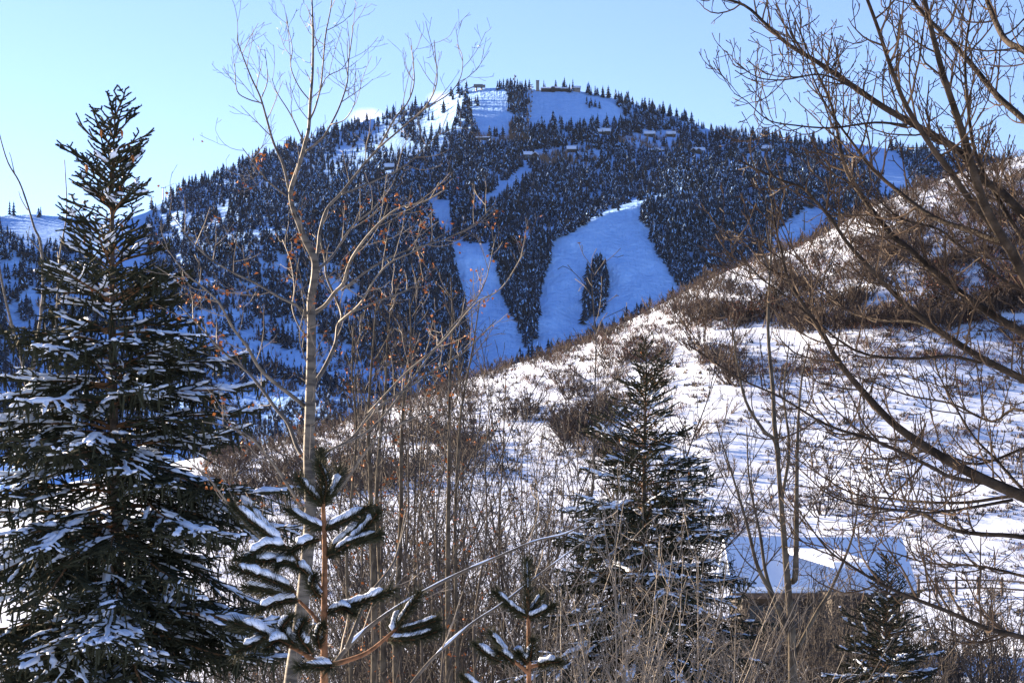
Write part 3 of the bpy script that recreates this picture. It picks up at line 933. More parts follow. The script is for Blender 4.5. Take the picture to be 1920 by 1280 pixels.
# ---- the big tree whose limbs reach in from the right
rg = random.Random(12)
YR = 10.0
R_trunk_pts = [(2330, 2500), (2310, 2000), (2270, 1600), (2200, 1300), (2120, 1120), (2040, 1010), (1985, 965), (1920, 931), (1842, 897), (1769, 858), (1685, 802), (1629, 746), (1572, 678), (1544, 627), (1499, 560), (1476, 520), (1465, 469), (1456, 436), (1446, 372)]
P = px_path(R_trunk_pts, YR, rg, .3)
R_trunk = (P, np.interp(arc(P), [0, .55, .68, .8, .9, 1], np.array([80, 48, 22, 14, 8, 2.2]) / 2 * YR / F))
R_limbs = []
for pts, w0, w1, dr, Y in [
    ([(2260, 1560), (2200, 1130), (2080, 850), (1990, 755), (1920, 712), (1842, 672), (1764, 622), (1706, 578), (1667, 541), (1625, 496), (1588, 454), (1559, 412), (1530, 378), (1504, 352), (1463, 337), (1415, 316), (1386, 301)], 40, 3, -1.0, 10.0),
    ([(2200, 1130), (2080, 760), (1990, 670), (1920, 626), (1864, 592), (1810, 556), (1779, 530), (1740, 499), (1706, 468), (1678, 446), (1656, 421), (1627, 384), (1608, 356), (1591, 328), (1577, 286), (1560, 200), (1520, 110), (1500, 60), (1480, 10)], 36, 2.5, .6, 10.2),
    ([(2130, 900), (2030, 680), (1960, 590), (1920, 519), (1898, 474), (1883, 452), (1858, 409), (1841, 373), (1827, 328), (1800, 235), (1770, 145), (1745, 50), (1725, -40)], 40, 9, -.7, 9.7),
    ([(1889, 457), (1852, 446), (1819, 432), (1774, 418), (1740, 401), (1701, 373), (1681, 356), (1656, 336), (1630, 311), (1600, 270), (1560, 215), (1530, 160), (1510, 100)], 17, 2.5, .8, 9.5),
    ([(2100, 720), (2000, 490), (1920, 404), (1872, 356), (1841, 336), (1800, 285), (1725, 240), (1655, 200), (1590, 155), (1530, 115), (1480, 85), (1440, 50), (1395, 10), (1330, -8)], 34, 5, 1.0, 10.6),
    ([(1872, 440), (1844, 404), (1819, 376), (1782, 322), (1750, 280), (1700, 200), (1670, 125), (1645, 50), (1615, -30)], 19, 6, -1.0, 9.7),
    ([(2060, 420), (1990, 300), (1920, 225), (1870, 180), (1825, 125), (1780, 75), (1730, 25), (1690, -30)], 22, 9, .5, 10.8),
    ([(2060, 300), (1980, 130), (1920, 95), (1885, 75), (1860, 25), (1845, -20)], 22, 12, .5, 9.4),
    ([(2120, 1290), (2020, 1230), (1920, 1195), (1853, 1178), (1775, 1145), (1674, 1105), (1595, 1060), (1550, 1027), (1500, 960)], 20, 2.5, -1.0, 9.6),
    ([(2050, 1040), (1920, 1007), (1843, 1001), (1796, 995), (1765, 984), (1737, 967), (1715, 959), (1640, 951), (1560, 930), (1500, 880)], 16, 2.5, .8, 10.3),
    ([(1905, 930), (1880, 932), (1804, 942), (1718, 940), (1671, 934), (1600, 925), (1530, 885), (1480, 850)], 10, 2.2, .9, 10.0),
    ([(1898, 937), (1827, 950), (1750, 961), (1690, 955), (1620, 965)], 9, 2.5, -.8, 9.9),
    ([(1848, 905), (1812, 900), (1777, 892), (1752, 878), (1695, 850), (1640, 826), (1550, 796), (1465, 745), (1392, 712), (1330, 672), (1280, 640)], 12, 2.2, -1.2, 9.9),
    ([(1990, 990), (1920, 920), (1866, 860), (1827, 820), (1790, 760), (1760, 700), (1745, 640)], 11, 2.2, 1.0, 9.7),
    ([(2060, 900), (1920, 770), (1860, 790), (1786, 757), (1700, 740), (1600, 705), (1500, 700)], 10, 2.2, .9, 10.1),
    ([(1840, 680), (1780, 668), (1700, 672), (1600, 655), (1480, 560), (1420, 515), (1360, 440)], 9, 2.2, -.9, 9.8),
    ([(1785, 640), (1720, 605), (1650, 600), (1580, 575), (1490, 480), (1420, 450), (1365, 432)], 8, 2.2, 1.0, 10.0),
    ([(2030, 590), (1960, 480), (1920, 450), (1870, 370), (1830, 290), (1815, 200), (1810, 100), (1825, 0)], 16, 5, .6, 10.4),
    ([(1700, 235), (1640, 230), (1560, 240), (1490, 235), (1440, 225), (1400, 190), (1376, 175)], 7, 1.8, -.7, 10.3),
    ([(1600, 165), (1540, 140), (1470, 150), (1420, 145), (1382, 118)], 6, 1.8, -.6, 10.4),
    ([(1920, 840), (1830, 870), (1750, 845), (1660, 860), (1560, 850)], 8, 2, .8, 10.2),
    ([(2050, 1120), (1920, 1080), (1830, 1060), (1740, 1055), (1650, 1030), (1580, 1040)], 10, 2, .8, 10.5),
    ([(2050, 650), (1950, 560), (1890, 530), (1810, 470), (1760, 430), (1690, 410), (1640, 370), (1600, 350)], 12, 2, -.8, 10.6),
]:
    R_limbs.append(limb(pts, Y, w0 * .72, w1 * .85, rg, .25, dr))
PR = dict(gap=[.085, .07, .07], len=[.62, .24, .10], ang=[.95, .9, .8], r=[.0062, .0042, .0035], trop=[.17, .16, .1], wob=[.12, .16, .15], seg=[6, 4, 2], **{"from": [.3, .15, .3]}, rmin=.0028)
bare_tree("poplar_tree", "bare tree with dark limbs reaching in across the right side", "poplar tree", R_trunk, R_limbs, PR, 22, trunk_mat=mat("poplar_bark", (0.016, 0.012, 0.009), 0.8, col2=(0.05, 0.038, 0.028), scale=9, bump=.7, bscale=40, spec=.1), twig_mat=mat("poplar_twig", (0.03, 0.02, 0.014), 0.7, col2=(.09, .062, .04), scale=5, spec=.1))

# ---- slender multi-stemmed tree right of the middle spruce
rg = random.Random(13)
YT = 24.0
T_bark = mat("dark_aspen_bark", (0.035, 0.029, 0.023), 0.8, col2=(0.09, 0.078, 0.06), scale=6, spec=.1, bump=.4, bscale=30)
T_trunk = limb([(1488, 1400), (1486, 1280), (1484, 1180), (1476, 1083), (1468, 982), (1462, 909), (1454, 830), (1432, 807), (1398, 751), (1381, 672), (1376, 633), (1368, 590)], YT, 19, 2, rg, .4)
T_limbs = [limb(p_, YT, a_, b_, rg, .4, d_) for p_, a_, b_, d_ in [
    ([(1460, 860), (1452, 796), (1449, 729), (1440, 616), (1445, 480), (1447, 380)], 10, 2, .5),
    ([(1486, 1090), (1492, 1066), (1494, 897), (1497, 785), (1505, 700), (1520, 640)], 12, 2, -.6),
    ([(1482, 1200), (1450, 1120), (1420, 1060), (1400, 980), (1370, 880), (1345, 800)], 10, 2, -1),
    ([(1484, 1190), (1440, 1090), (1425, 1000), (1405, 900), (1400, 800)], 9, 2, 1),
    ([(1488, 1230), (1530, 1150), (1560, 1100), (1600, 1000), (1612, 900)], 9, 2, .6),
    ([(1465, 940), (1480, 840), (1470, 740), (1480, 640)], 7, 2, -.4),
]]
PT_ = dict(gap=[.5, .3], len=[1.1, .45], ang=[.6, .7], r=[.009, .006], trop=[.22, .15], wob=[.07, .1], seg=[5, 3], **{"from": [.3, .2]}, rmin=.0045)
bare_tree("aspen_tree", "slender dark stemmed bare aspen in front of the blue roof", "aspen tree", T_trunk, T_limbs, PT_, 23, twig_mat=M_twigbark, trunk_mat=T_bark)

# ---- slim aspens behind the tall one
PS = dict(gap=[.30, .2, .17], len=[1.3, .55, .24], ang=[.7, .75, .7], r=[.011, .0075, .006], trop=[.2, .14, .1], wob=[.09, .12, .12], seg=[5, 4, 3], **{"from": [.2, .15, .2]}, rmin=.005)
for k, (pts, w0, Y, lab) in enumerate([
    ([(702, 1330), (702, 1180), (700, 1090), (696, 960), (694, 880), (690, 800), (694, 720), (700, 640), (706, 560)], 15, 30, "slim bare aspen just right of the tall aspen, left of a close pair"),
    ([(716, 1330), (718, 1180), (712, 1060), (706, 940), (712, 830), (722, 740), (726, 650), (735, 560)], 13, 32, "slim bare aspen of the close pair, the right one, behind the pine"),
    ([(744, 1330), (742, 1200), (746, 1100), (752, 960), (752, 850), (758, 740), (770, 640), (768, 560)], 14, 31, "slim bare aspen with many seed clusters between the tall aspen and the far pair"),
    ([(842, 1330), (840, 1130), (840, 1000), (842, 860), (843, 720), (848, 620), (846, 520)], 13, 30, "straight slim grey aspen left of the small pine"),
    ([(858, 1330), (856, 1150), (853, 1000), (857, 880), (866, 760), (885, 660), (900, 560)], 9, 33, "thinnest of the bare aspens, right beside the straight grey one"),
    ([(660, 1330), (655, 1180), (650, 1040), (662, 900), (668, 800), (660, 700), (664, 600)], 8, 34, "thin bare aspen sapling rising behind the snowy pine shoots"),
]):
    t_ = limb(pts, Y, w0, 2, rg, .5)
    bare_tree("aspen_tree", lab, "aspen tree", t_, [], PS, 40 + k, group="slim aspens behind the tall aspen", trunk_mat=T_bark, leaves=60, leaf_size=.03, twig_mat=M_twigbark)

for k in range(9):
    x_ = 650 + k * 36 + rg.uniform(-12, 12); y_ = rg.uniform(640, 800); j = [rg.uniform(-14, 14) for _ in range(4)]
    Y_ = rg.uniform(28, 44)
    t_ = limb([(x_, 1360), (x_ + j[0], 1180), (x_ + j[1], 1000), (x_ + j[2] + 8, 860), (x_ + j[3] + 18, y_)], Y_, rg.uniform(5, 8), 1.6, rg, .5)
    bare_tree("aspen_sapling", "thin bare aspen sapling in the thicket between the tall aspen and the small pine", "sapling", t_, [], dict(PS, gap=[.34, .22, .2], len=[1.3, .55, .22]), 140 + k, group="aspen saplings in the middle thicket", trunk_mat=M_twigbark, leaves=25, leaf_size=.03)

# ---- bare saplings at the left edge, behind the big spruce
t_ = limb([(70, 1400), (66, 1100), (60, 870), (56, 790), (44, 690), (20, 600), (2, 520), (-10, 440)], 27, 14, 3, rg, .4)
bare_tree("aspen_tree", "pale aspen trunk behind the big spruce at the left edge", "aspen tree", t_, [limb([(58, 830), (62, 700), (80, 560), (77, 462), (64, 426), (52, 385), (36, 341), (15, 305), (0, 256), (-8, 215)], 27, 8, 1.8, rg, .4),
          limb([(60, 850), (90, 720), (105, 600), (112, 480), (125, 400), (121, 300)], 27, 6, 1.6, rg, .4)], dict(PS, gap=[.9, .5, .4], len=[.6, .3, .15]), 60, twig_mat=M_paletwig)


# ---------------------------------------------------------------- willow thickets along the foot of the slope
def thicket_mesh(seed, Y, n, h, lean, spread, bark, leaves):
    """one many-stemmed bush, forking three times; twigs as thick as they look Y metres off"""
    rg = random.Random(seed)
    out, stems = [], []
    q = Y / 30.0
    pp = dict(gap=[.34, .24, .2], len=[1.25, .62, .32], ang=[.62, .75, .8], r=[.0085 * q, .0062 * q, .005 * q], trop=[.06, .04, .02], wob=[.16, .2, .2], seg=[5, 3, 2], **{"from": [.25, .15, .2]}, rmin=.0036 * q)
    for k in range(n):
        a = rg.uniform(0, 6.28)
        o = np.array([math.cos(a), math.sin(a), 0]) * rg.uniform(0, .45); o[2] = -.25
        d = nz(np.array([math.cos(a) * spread + lean * rg.uniform(.5, 1.4), math.sin(a) * spread, 1.0]))
        H = h * rg.uniform(.5, 1.1)
        pts = [o]; ns = 9
        for i in range(ns):
            d = nz(d + np.array([rg.gauss(0, .11) + lean * .03, rg.gauss(0, .11), .05])); pts.append(pts[-1] + d * H / ns)
        pts = np.array(pts); rr = np.linspace(.015 * q * rg.uniform(.6, 1.4), .0045 * q, ns + 1)
        stems.append((pts, rr)); grow(pts, rr, rg, 0, out, pp)
    mb = MB(); mb.tubes(stems, 5); mb.tubes([(a, b) for l, a, b in out], 3)
    for _ in range(leaves):
        a = rg.choice(out)[1]; c = a[-1]; s = .022 * q
        u = nz(np.array([rg.gauss(0, 1), rg.gauss(0, 1), rg.gauss(0, 1)])); w = rnd_perp(u, rg)
        mb.add([c - u * s, c + w * s, c + u * s, c - w * s], quads=[[0, 1, 2, 3]], mat=1)
    return mb.mesh("willow_shrub", [bark, M_seed])


THK = {}


def thicket(px, py, Y, n, h, lean, seed, label, group, bark, cat="willow shrub", spread=.5, leaves=0):
    rg = random.Random(seed)
    key = (bark.name, leaves > 0, 0 if Y < 30 else (1 if Y < 60 else 2), seed % (3 if bark is M_paletwig else 4))
    if key not in THK:
        THK[key] = (thicket_mesh(seed, [24, 44, 68][key[2]], n, h, lean, spread, bark, leaves), h)
    me, h0 = THK[key]
    x = (px - 960) / F * Y
    o = bpy.data.objects.new("willow_shrub", me); COL.objects.link(o)
    o.location = (x, Y, float(ground_z(x, Y)))
    k = h / h0
    o.scale = (k * rg.uniform(.9, 1.2), k, k)
    o.rotation_euler = (0, 0, rg.uniform(-.5, .5) if bark is M_paletwig else rg.uniform(0, 6.28))
    tag(o, label, cat, group)
    return o


rg = random.Random(77)
for k in range(24):       # behind the pines
    px_ = 620 + k * 19 + rg.uniform(-14, 14)
    thicket(px_, 0, rg.uniform(36, 58), 16, rg.uniform(7.5, 13.2), rg.uniform(-.08, .14), 300 + k, "brown bare willow shrub in the dense thicket between the tall aspen and the middle spruce", "willow shrubs in the middle thicket", M_twigbark, leaves=70)
for k in range(16):       # screen in front of the house
    px_ = 1350 + k * 24 + rg.uniform(-12, 12)
    thicket(px_, 0, rg.uniform(62, 86), 16, rg.uniform(3.8, 5.9), rg.uniform(-.12, .12), 390 + k, "brown bare willow shrub in the thicket around the house and the small spruce", "willow shrubs near the house", M_twigbark)
for k in range(10):       # pale shoots leaning right in front of the middle spruce
    px_ = 990 + k * 34 + rg.uniform(-14, 14)
    thicket(px_, 0, rg.uniform(19, 27), 13, rg.uniform(5.2, 6.6), rg.uniform(.1, .38), 330 + k, "pale sunlit willow shrub leaning right in front of the middle spruce", "pale willow shrubs before the middle spruce", M_paletwig, spread=.25)
for k in range(16):       # right bottom
    px_ = 1390 + k * 36 + rg.uniform(-15, 15)
    thicket(px_, 0, rg.uniform(48, 74), 16, rg.uniform(4.5, 7.6), rg.uniform(-.1, .1), 350 + k, "brown bare willow shrub in the thicket around the house and the small spruce", "willow shrubs near the house", M_twigbark)
for k in range(8):
    px_ = 380 + k * 32 + rg.uniform(-14, 14)
    thicket(px_, 0, rg.uniform(45, 70), 15, rg.uniform(6.5, 9), rg.uniform(-.08, .1), 370 + k, "brown bare willow shrub between the big spruce and the tall aspen", "willow shrubs beside the big spruce", M_twigbark, leaves=50)

# ---- long snow-lined limbs arching low across the middle
rg = random.Random(14)
YD = 11.5
D1 = limb([(520, 1500), (560, 1360), (610, 1270), (650, 1215), (705, 1165), (780, 1117), (860, 1075), (930, 1045), (1000, 1015), (1060, 1000), (1110, 975)], YD, 12, 3, rg, .2, 1.0)
D_limbs = [limb([(700, 1380), (765, 1290), (810, 1235), (880, 1172), (940, 1132), (1000, 1085), (1060, 1040), (1130, 990)], YD, 8, 2.2, rg, .2, .8),
           limb([(650, 1215), (690, 1120), (740, 1050), (760, 960)], YD, 9, 2.4, rg, .2, .8)]
dt = bare_tree("willow_tree", "leaning grey willow with long snow lined limbs arching low to the right", "willow tree", D1, D_limbs, dict(PS, gap=[.35, .2, .2], len=[.8, .35, .15], r=[.006, .0042, .0035], rmin=.0028), 61, trunk_mat=mat("willow_bark", (0.10, 0.083, 0.065), .8, var=.35, scale=9), twig_mat=M_paletwig)
mb = MB()
for P, R in [D1] + D_limbs[:1]:
    k0 = int(len(P) * .28)
    Q = P[k0:].copy(); Q[:, 2] += R[k0:] * 0.75
    rr = R[k0:] * np.interp(fbm(np.arange(len(Q)) * .45, np.zeros(len(Q)), 4, 2), [-.4, .5], [.35, 1.05]); rr[0] = rr[-1] = .001
    mb.tubes([(Q, rr)], 7)
mb.build("snow_load", M_snow, dt, smooth=True)


# ---------------------------------------------------------------- conifers close by
def needle_brush(P0, P1, per_m, ln, lean, rgn, w=0.0014):
    """needles along the segments P0->P1: narrow triangles leaning forward"""
    L = np.linalg.norm(P1 - P0, axis=1)
    cnt = np.maximum((L * per_m).astype(int), 2)
    idx = np.repeat(np.arange(len(P0)), cnt)
    n = len(idx)
    t = rgn.random(n)[:, None]
    T = nz(P1 - P0)[idx]
    o = P0[idx] * (1 - t) + P1[idx] * t
    r = rgn.normal(0, 1, (n, 3)); r -= T * (r * T).sum(1, keepdims=True); r = nz(r)
    d = nz(r + T * lean)
    side = nz(np.cross(d, rgn.normal(0, 1, (n, 3))))
    l = ln * rgn.uniform(.5, 1.2, n)[:, None]
    V = np.stack([o - side * w, o + side * w, o + d * l], 1).reshape(-1, 3)
    return V, np.arange(n * 3).reshape(-1, 3)


def snow_pads(mb, segs, rg):
    """lumpy snow lying along boughs: (polyline, half width), flattened, ragged, with bare gaps"""
    groups = {}
    for P0, hw in segs:
        L = float(np.linalg.norm(np.diff(P0, axis=0), axis=1).sum())
        n = max(5, min(16, int(L / .035)))
        P = resample(P0, n)
        k = np.linspace(0, 1, n)
        R = hw * np.clip(np.minimum(k / .18, (1 - k) / .15), .05, 1) ** .6
        R = R * np.array([rg.choice([.12, .4, .85, 1, 1.2, 1.5]) for _ in range(n)])
        R = np.convolve(np.r_[R[0], R, R[-1]], [.2, .6, .2], 'valid')
        P = P + np.array([[0, 0, hw * .45]]) + np.array([[rg.gauss(0, hw * .25), rg.gauss(0, hw * .25), 0] for _ in range(n)])
        groups.setdefault(n, []).append((P, R))
    for n, L in groups.items():
        sub = MB(); sub.tubes(L, 8)
        V = np.concatenate(sub.v).reshape(len(L), n, 8, 3)
        C = np.stack([a[0] for a in L])[:, :, None, :]
        D = V - C
        D[..., 2] *= np.where(D[..., 2] < 0, .35, .85)
        D *= 1 + .16 * np.random.default_rng(n).normal(0, 1, D.shape[:3])[..., None]
        V = C + D
        mb.add(V.reshape(-1, 3), quads=np.concatenate(sub.q))


def spruce(name, label, cat, base, H, profile, seed, detail=1.0, snow=1.0, cones=0, visible_from=0.0, needle=.026, rmax_side=None, cone_zone=(.4, 3.2), per_m=300, gap=.058, pad=1.0, whorl=.19):
    rg = random.Random(seed); rgn = np.random.default_rng(seed)
    base = np.asarray(base, float)
    root = empty(name, base)
    top = base + [0, 0, H]
    # trunk
    n = 14
    k = np.linspace(0, 1, n)
    TP = base[None] * (1 - k[:, None]) + top[None] * k[:, None]
    TP[:, 0] += .05 * np.sin(k * 5 + seed); TP[-1] = top
    TR = np.interp(k, [0, 1], [.0125 * H, .006]) * np.where(k < .05, 1.2, 1)
    mb = MB(); mb.tubes([(TP, TR)], 9); mb.build("trunk", M_spbark, root, smooth=True)

    def trunk_at(z):
        f = (z - base[2]) / H
        return np.array([np.interp(f, k, TP[:, 0]), np.interp(f, k, TP[:, 1]), z])
    wood, seg0, seg1, pads, cone_at = [], [], [], [], []

    def shoot(p, q):
        seg0.append(p); seg1.append(q)
    # leader
    lead = trunk_at(top[2] - .9)
    for i in range(5):
        a_, b_ = trunk_at(top[2] - .9 + .18 * i), trunk_at(top[2] - .9 + .18 * (i + 1))
        shoot(a_, b_)
    h = .32
    while h < H * (1 - visible_from):
        nb = rg.choice([5, 6, 6, 7]) if h > .8 else rg.choice([3, 4])
        a0 = rg.uniform(0, 6.28)
        for b in range(nb):
            az = a0 + b * 6.283 / nb + rg.gauss(0, .22)
            hz = h + rg.uniform(-.12, .12) * (1 if h > .6 else .4)
            L = np.interp(h, profile[0], profile[1]) * rg.choice([.7, .9, 1, 1.05, 1.25]) * rg.uniform(.9, 1.1)
            if rmax_side is not None:
                L *= rmax_side(az)

            el = np.interp(h, [.3, 1.2, 3.0, 5.5, 9], [1.0, .78, .38, .02, -.18]) + rg.gauss(0, .17)
            o = trunk_at(top[2] - hz)
            ns = max(5, int(L / .13))
            ax = np.array([math.cos(az), math.sin(az), 0])
            pts = [o]
            for i in range(ns):
                f = i / ns
                e = el - .30 * math.sin(f * 2.4) * min(1, L) + .55 * max(0, f - .55)
                d = ax * math.cos(e) + UP * math.sin(e) + np.array([rg.gauss(0, .06), rg.gauss(0, .06), rg.gauss(0, .05)])
                pts.append(pts[-1] + nz(d) * L / ns)
            pts = np.array(pts)
            wood.append((pts, np.linspace(.007 + .008 * L, .003, len(pts))))
            bare = .0 if h < 1.5 else .12
            bsnow = rg.random()
            for i in range(len(pts) - 1):
                f = i / (len(pts) - 1)
                if f >= bare:
                    shoot(pts[i], pts[i + 1])
            # side shoots
            cum = L * bare + .04
            sgn = 1
            while cum < L:
                f = cum / L
                i = min(int(f * ns), ns - 1)
                t = nz(pts[i + 1] - pts[i]); o2 = pts[i] + (pts[i + 1] - pts[i]) * (f * ns - i)
                sd = nz(np.cross(t, UP)) * sgn
                l2 = min(.62, .10 + .50 * (1 - f) * L) * rg.uniform(.6, 1.2)
                if f > .9: l2 *= .8
                fw = rg.uniform(.55, .95)
                d2 = nz(t * fw + sd + UP * rg.gauss(.05 if h < 3 else -.12, .25))
                m2 = max(2, int(l2 / .11))
                q = o2
                chain = [o2]
                for j in range(m2):
                    d2 = nz(d2 + t * .10 + UP * (.05 if h < 3 else -.03) + np.array([rg.gauss(0, .05), rg.gauss(0, .05), rg.gauss(0, .05)]))
                    q2 = q + d2 * l2 / m2
                    shoot(q, q2)
                    if j >= 1 or m2 < 3:                     # tertiary
                        for s3 in (-1, 1):
                            if rg.random() < .62 * detail:
                                l3 = min(.17, .4 * l2) * rg.uniform(.6, 1.3)
                                s_ = nz(np.cross(d2, UP)) * s3
                                d3 = nz(d2 * .8 + s_ + UP * rg.gauss(-.05 if h > 3 else .15, .3))
                                shoot(q2, q2 + d3 * l3)
                    chain.append(q2)
                    q = q2
                if h > 1.0 and rg.random() < snow * min(1, h / 3.5) * (.18 if bsnow < .34 else .75) * (.35 + .8 * f):
                    pads.append((np.array(chain[(1 if rg.random() < .5 and len(chain) > 2 else 0):]), rg.uniform(.019, .038) * pad))
                if h > 2.6 and rg.random() < .5:             # hanging twiglets under the bough
                    for _h in range(2):
                        oo = chain[rg.randrange(len(chain))]
                        ll = rg.uniform(.10, .26)
                        dd = nz(np.array([rg.gauss(0, .25), rg.gauss(0, .25), -1.0]))
                        shoot(oo, oo + dd * ll)
                sgn = -sgn
                cum += gap * rg.uniform(.6, 1.35) * (1.5 if h < 2.2 else 1)
            if h > 2.3 and el < .55 and bsnow > .35 and rg.random() < snow * min(1, h / 3.0):
                i0 = int(ns * rg.uniform(.2, .6))
                pads.append((pts[i0:], rg.uniform(.028, .052) * pad))
            if cone_zone[0] < h < cone_zone[1]:
                cone_at.append(pts[int(ns * rg.uniform(.35, .85))])
        h += whorl * rg.uniform(.75, 1.25) * np.interp(h, [0, 1.5, 3, 4], [1.1, 1.35, 1.2, 1])
    seg0, seg1 = np.array(seg0), np.array(seg1)
    mb = MB()
    V, T = needle_brush(seg0, seg1, per_m * detail, needle, .75, rgn, w=.0032)
    mb.add(V, tris=T, mat=0)
    mb.tubes(wood, 5, mat=1)
    mb.tubes([(np.array([a, b]), np.array([.012, .009])) for a, b in zip(seg0, seg1)], 3, mat=0)
    mb.build("crown", [M_needle, M_twig], root)
    if pads:
        mb = MB(); snow_pads(mb, pads, rg); mb.build("snow_load", M_snow, root, smooth=True)
    for _ in range(min(cones, len(cone_at))):
        c = cone_at.pop(rg.randrange(len(cone_at)))
        ln = rg.uniform(.07, .11)
        z = np.linspace(0, 1, 7)
        P = np.stack([c[0] + .01 * z, c[1] + 0 * z, c[2] - .02 - ln * z], 1)
        R = ln * .18 * np.array([.35, .9, 1.05, .95, .8, .55, .15]) * (1 + .12 * (np.arange(7) % 2))
        mb = MB(); mb.tubes([(P, R)], 7, caps=True); mb.build("cone", M_cone, root, smooth=True)
    tag(root, label, cat)
    print(name, "shoots", len(seg0), "pads", len(pads))
    return root


def foot(px, Y):
    x = (px - 960) / F * Y
    return np.array([x, Y, float(ground_z(x, Y)) - .1])


YS = 22.0
b = foot(218, YS)
Htop = (HZ - 180) / F * YS
spruce("spruce_tree", "tall dark spruce heaped with snow filling the left side", "spruce tree", b, Htop - b[2], ([.3, 1.0, 1.6, 2.4, 3.2, 4.5, 6, 8, 11], [.34, .56, .72, .94, 1.25, 1.75, 2.05, 2.3, 2.4]), 101, cones=24, visible_from=.33, snow=1.0)
YM = 35.0
b = foot(1212, YM)
spruce("spruce_tree", "dark spruce with light snow in the middle, in front of the snowy slope", "spruce tree", b, (HZ - 628) / F * YM - b[2], ([.3, 1.0, 1.8, 2.6, 3.6, 5, 6.5, 9], [.30, .55, .85, 1.15, 1.6, 2.15, 2.5, 2.7]), 102, cones=14, visible_from=.25, snow=.6, needle=.03, per_m=180, gap=.075, pad=1.15)
YL = 42.0
b = foot(1662, YL)
spruce("spruce_tree", "small snowy spruce low on the right beside the house", "spruce tree", b, (HZ - 1035) / F * YL - b[2], ([.3, 1.0, 2.0, 3.0, 4.5, 7], [.36, .62, 1.05, 1.4, 1.8, 2.0]), 103, visible_from=.15, snow=.8, needle=.032, per_m=170, gap=.075, pad=1.15, whorl=.22)


def pine(name, label, trunk_px, w0, w1, Y, stems, shoots, seed):
    """young pine: each shoot a bottle brush of long needles under a fat bar of snow"""
    rg = random.Random(seed); rgn = np.random.default_rng(seed)
    T, R = limb(trunk_px, Y, w0, w1, rg, 0.0)
    gx = T[0]; gz = float(ground_z(gx[0], gx[1]))
    if gz < gx[2]:
        T = np.concatenate([[[gx[0], gx[1], gz - .2]], T]); R = np.r_[R[0] * 1.5, R]
    root = empty(name, (gx[0], gx[1], gz))
    mb = MB(); mb.tubes([(T, R)], 9, caps=True); mb.build("trunk", M_pinebark, root, smooth=True)
    mb = MB()
    for pts, a, b_, dy in stems:
        P, Q = limb(pts, Y, a, b_, rg, 0.0, dy); mb.tubes([(P, Q)], 7, caps=True)
    mb.build("branch", M_pinebark, root, smooth=True)
    for pts, dy0, dy1, snow in shoots:
        pts = np.asarray(pts, float)
        yv = Y + np.linspace(dy0, dy1, len(pts))
        P = smooth_path(at(pts[:, 0], pts[:, 1], yv), 5)
        n = len(P)
        mb = MB()
        mb.tubes([(P, np.linspace(.0065, .004, n))], 5, mat=1)
        V, TT = needle_brush(P[:-1], P[1:], 3200, .088, 1.0, rgn, w=.0017)
        mb.add(V, tris=TT, mat=0)
        tipd = nz(P[-1] - P[-2])
        V, TT = needle_brush(np.array([P[-1] - tipd * .01]), np.array([P[-1] + tipd * .02]), 3000, .05, 2.2, rgn, w=.0013)
        mb.add(V, tris=TT, mat=0)
        sh = mb.build("shoot", [M_pineneedle, M_pinebark], root)
        if snow > 0:
            L = np.linalg.norm(P[-1] - P[0])
            m_ = max(8, int(L / .02))
            Q = resample(P, m_); Q = Q[int(m_ * rg.uniform(.04, .22)):int(m_ * rg.uniform(.86, 1.01))]
            m_ = len(Q)
            kk = np.linspace(0, 1, m_)
            hw = .026 * snow * np.clip(np.minimum(kk / .10, (1 - kk) / .06), .02, 1) ** .5 * (1 + .45 * fbm(kk * L * 26, kk * 0 + seed, int(rg.random() * 999), 2))
            hw[0] = hw[-1] = .003
            C = Q + np.array([[0, 0, .026]])
            # flattened dome with a ragged lower edge
            Tn = nz(np.gradient(C, axis=0)); S = nz(np.cross(Tn, UP)); N = np.cross(S, Tn)
            ring = []
            for j in range(9):
                a = math.pi * 2 * j / 9
                up_ = math.sin(a); sd_ = math.cos(a)
                jit = 1 + .22 * np.array([rg.gauss(0, 1) for _ in range(m_)]) * (1 if up_ < .2 else .35)
                ring.append(C + S * (hw * sd_ * 1.05 * jit)[:, None] + N * (hw * (up_ * (1.0 if up_ > 0 else .45)) * jit)[:, None])
            V = np.stack(ring, 1).reshape(-1, 3)
            i = np.arange(m_ - 1)[:, None]; j = np.arange(9)[None]; j2 = (j + 1) % 9
            q = np.stack([i * 9 + j, i * 9 + j2, (i + 1) * 9 + j2, (i + 1) * 9 + j], -1).reshape(-1, 4)
            s = MB(); s.add(V, quads=q)
            so = s.build("snow_load", M_snow, None, smooth=True, origin=tuple(root.location)); so.location = (0, 0, 0); so.parent = sh
        # parts sit at the root's own place
    tag(root, label, "pine tree")
    return root


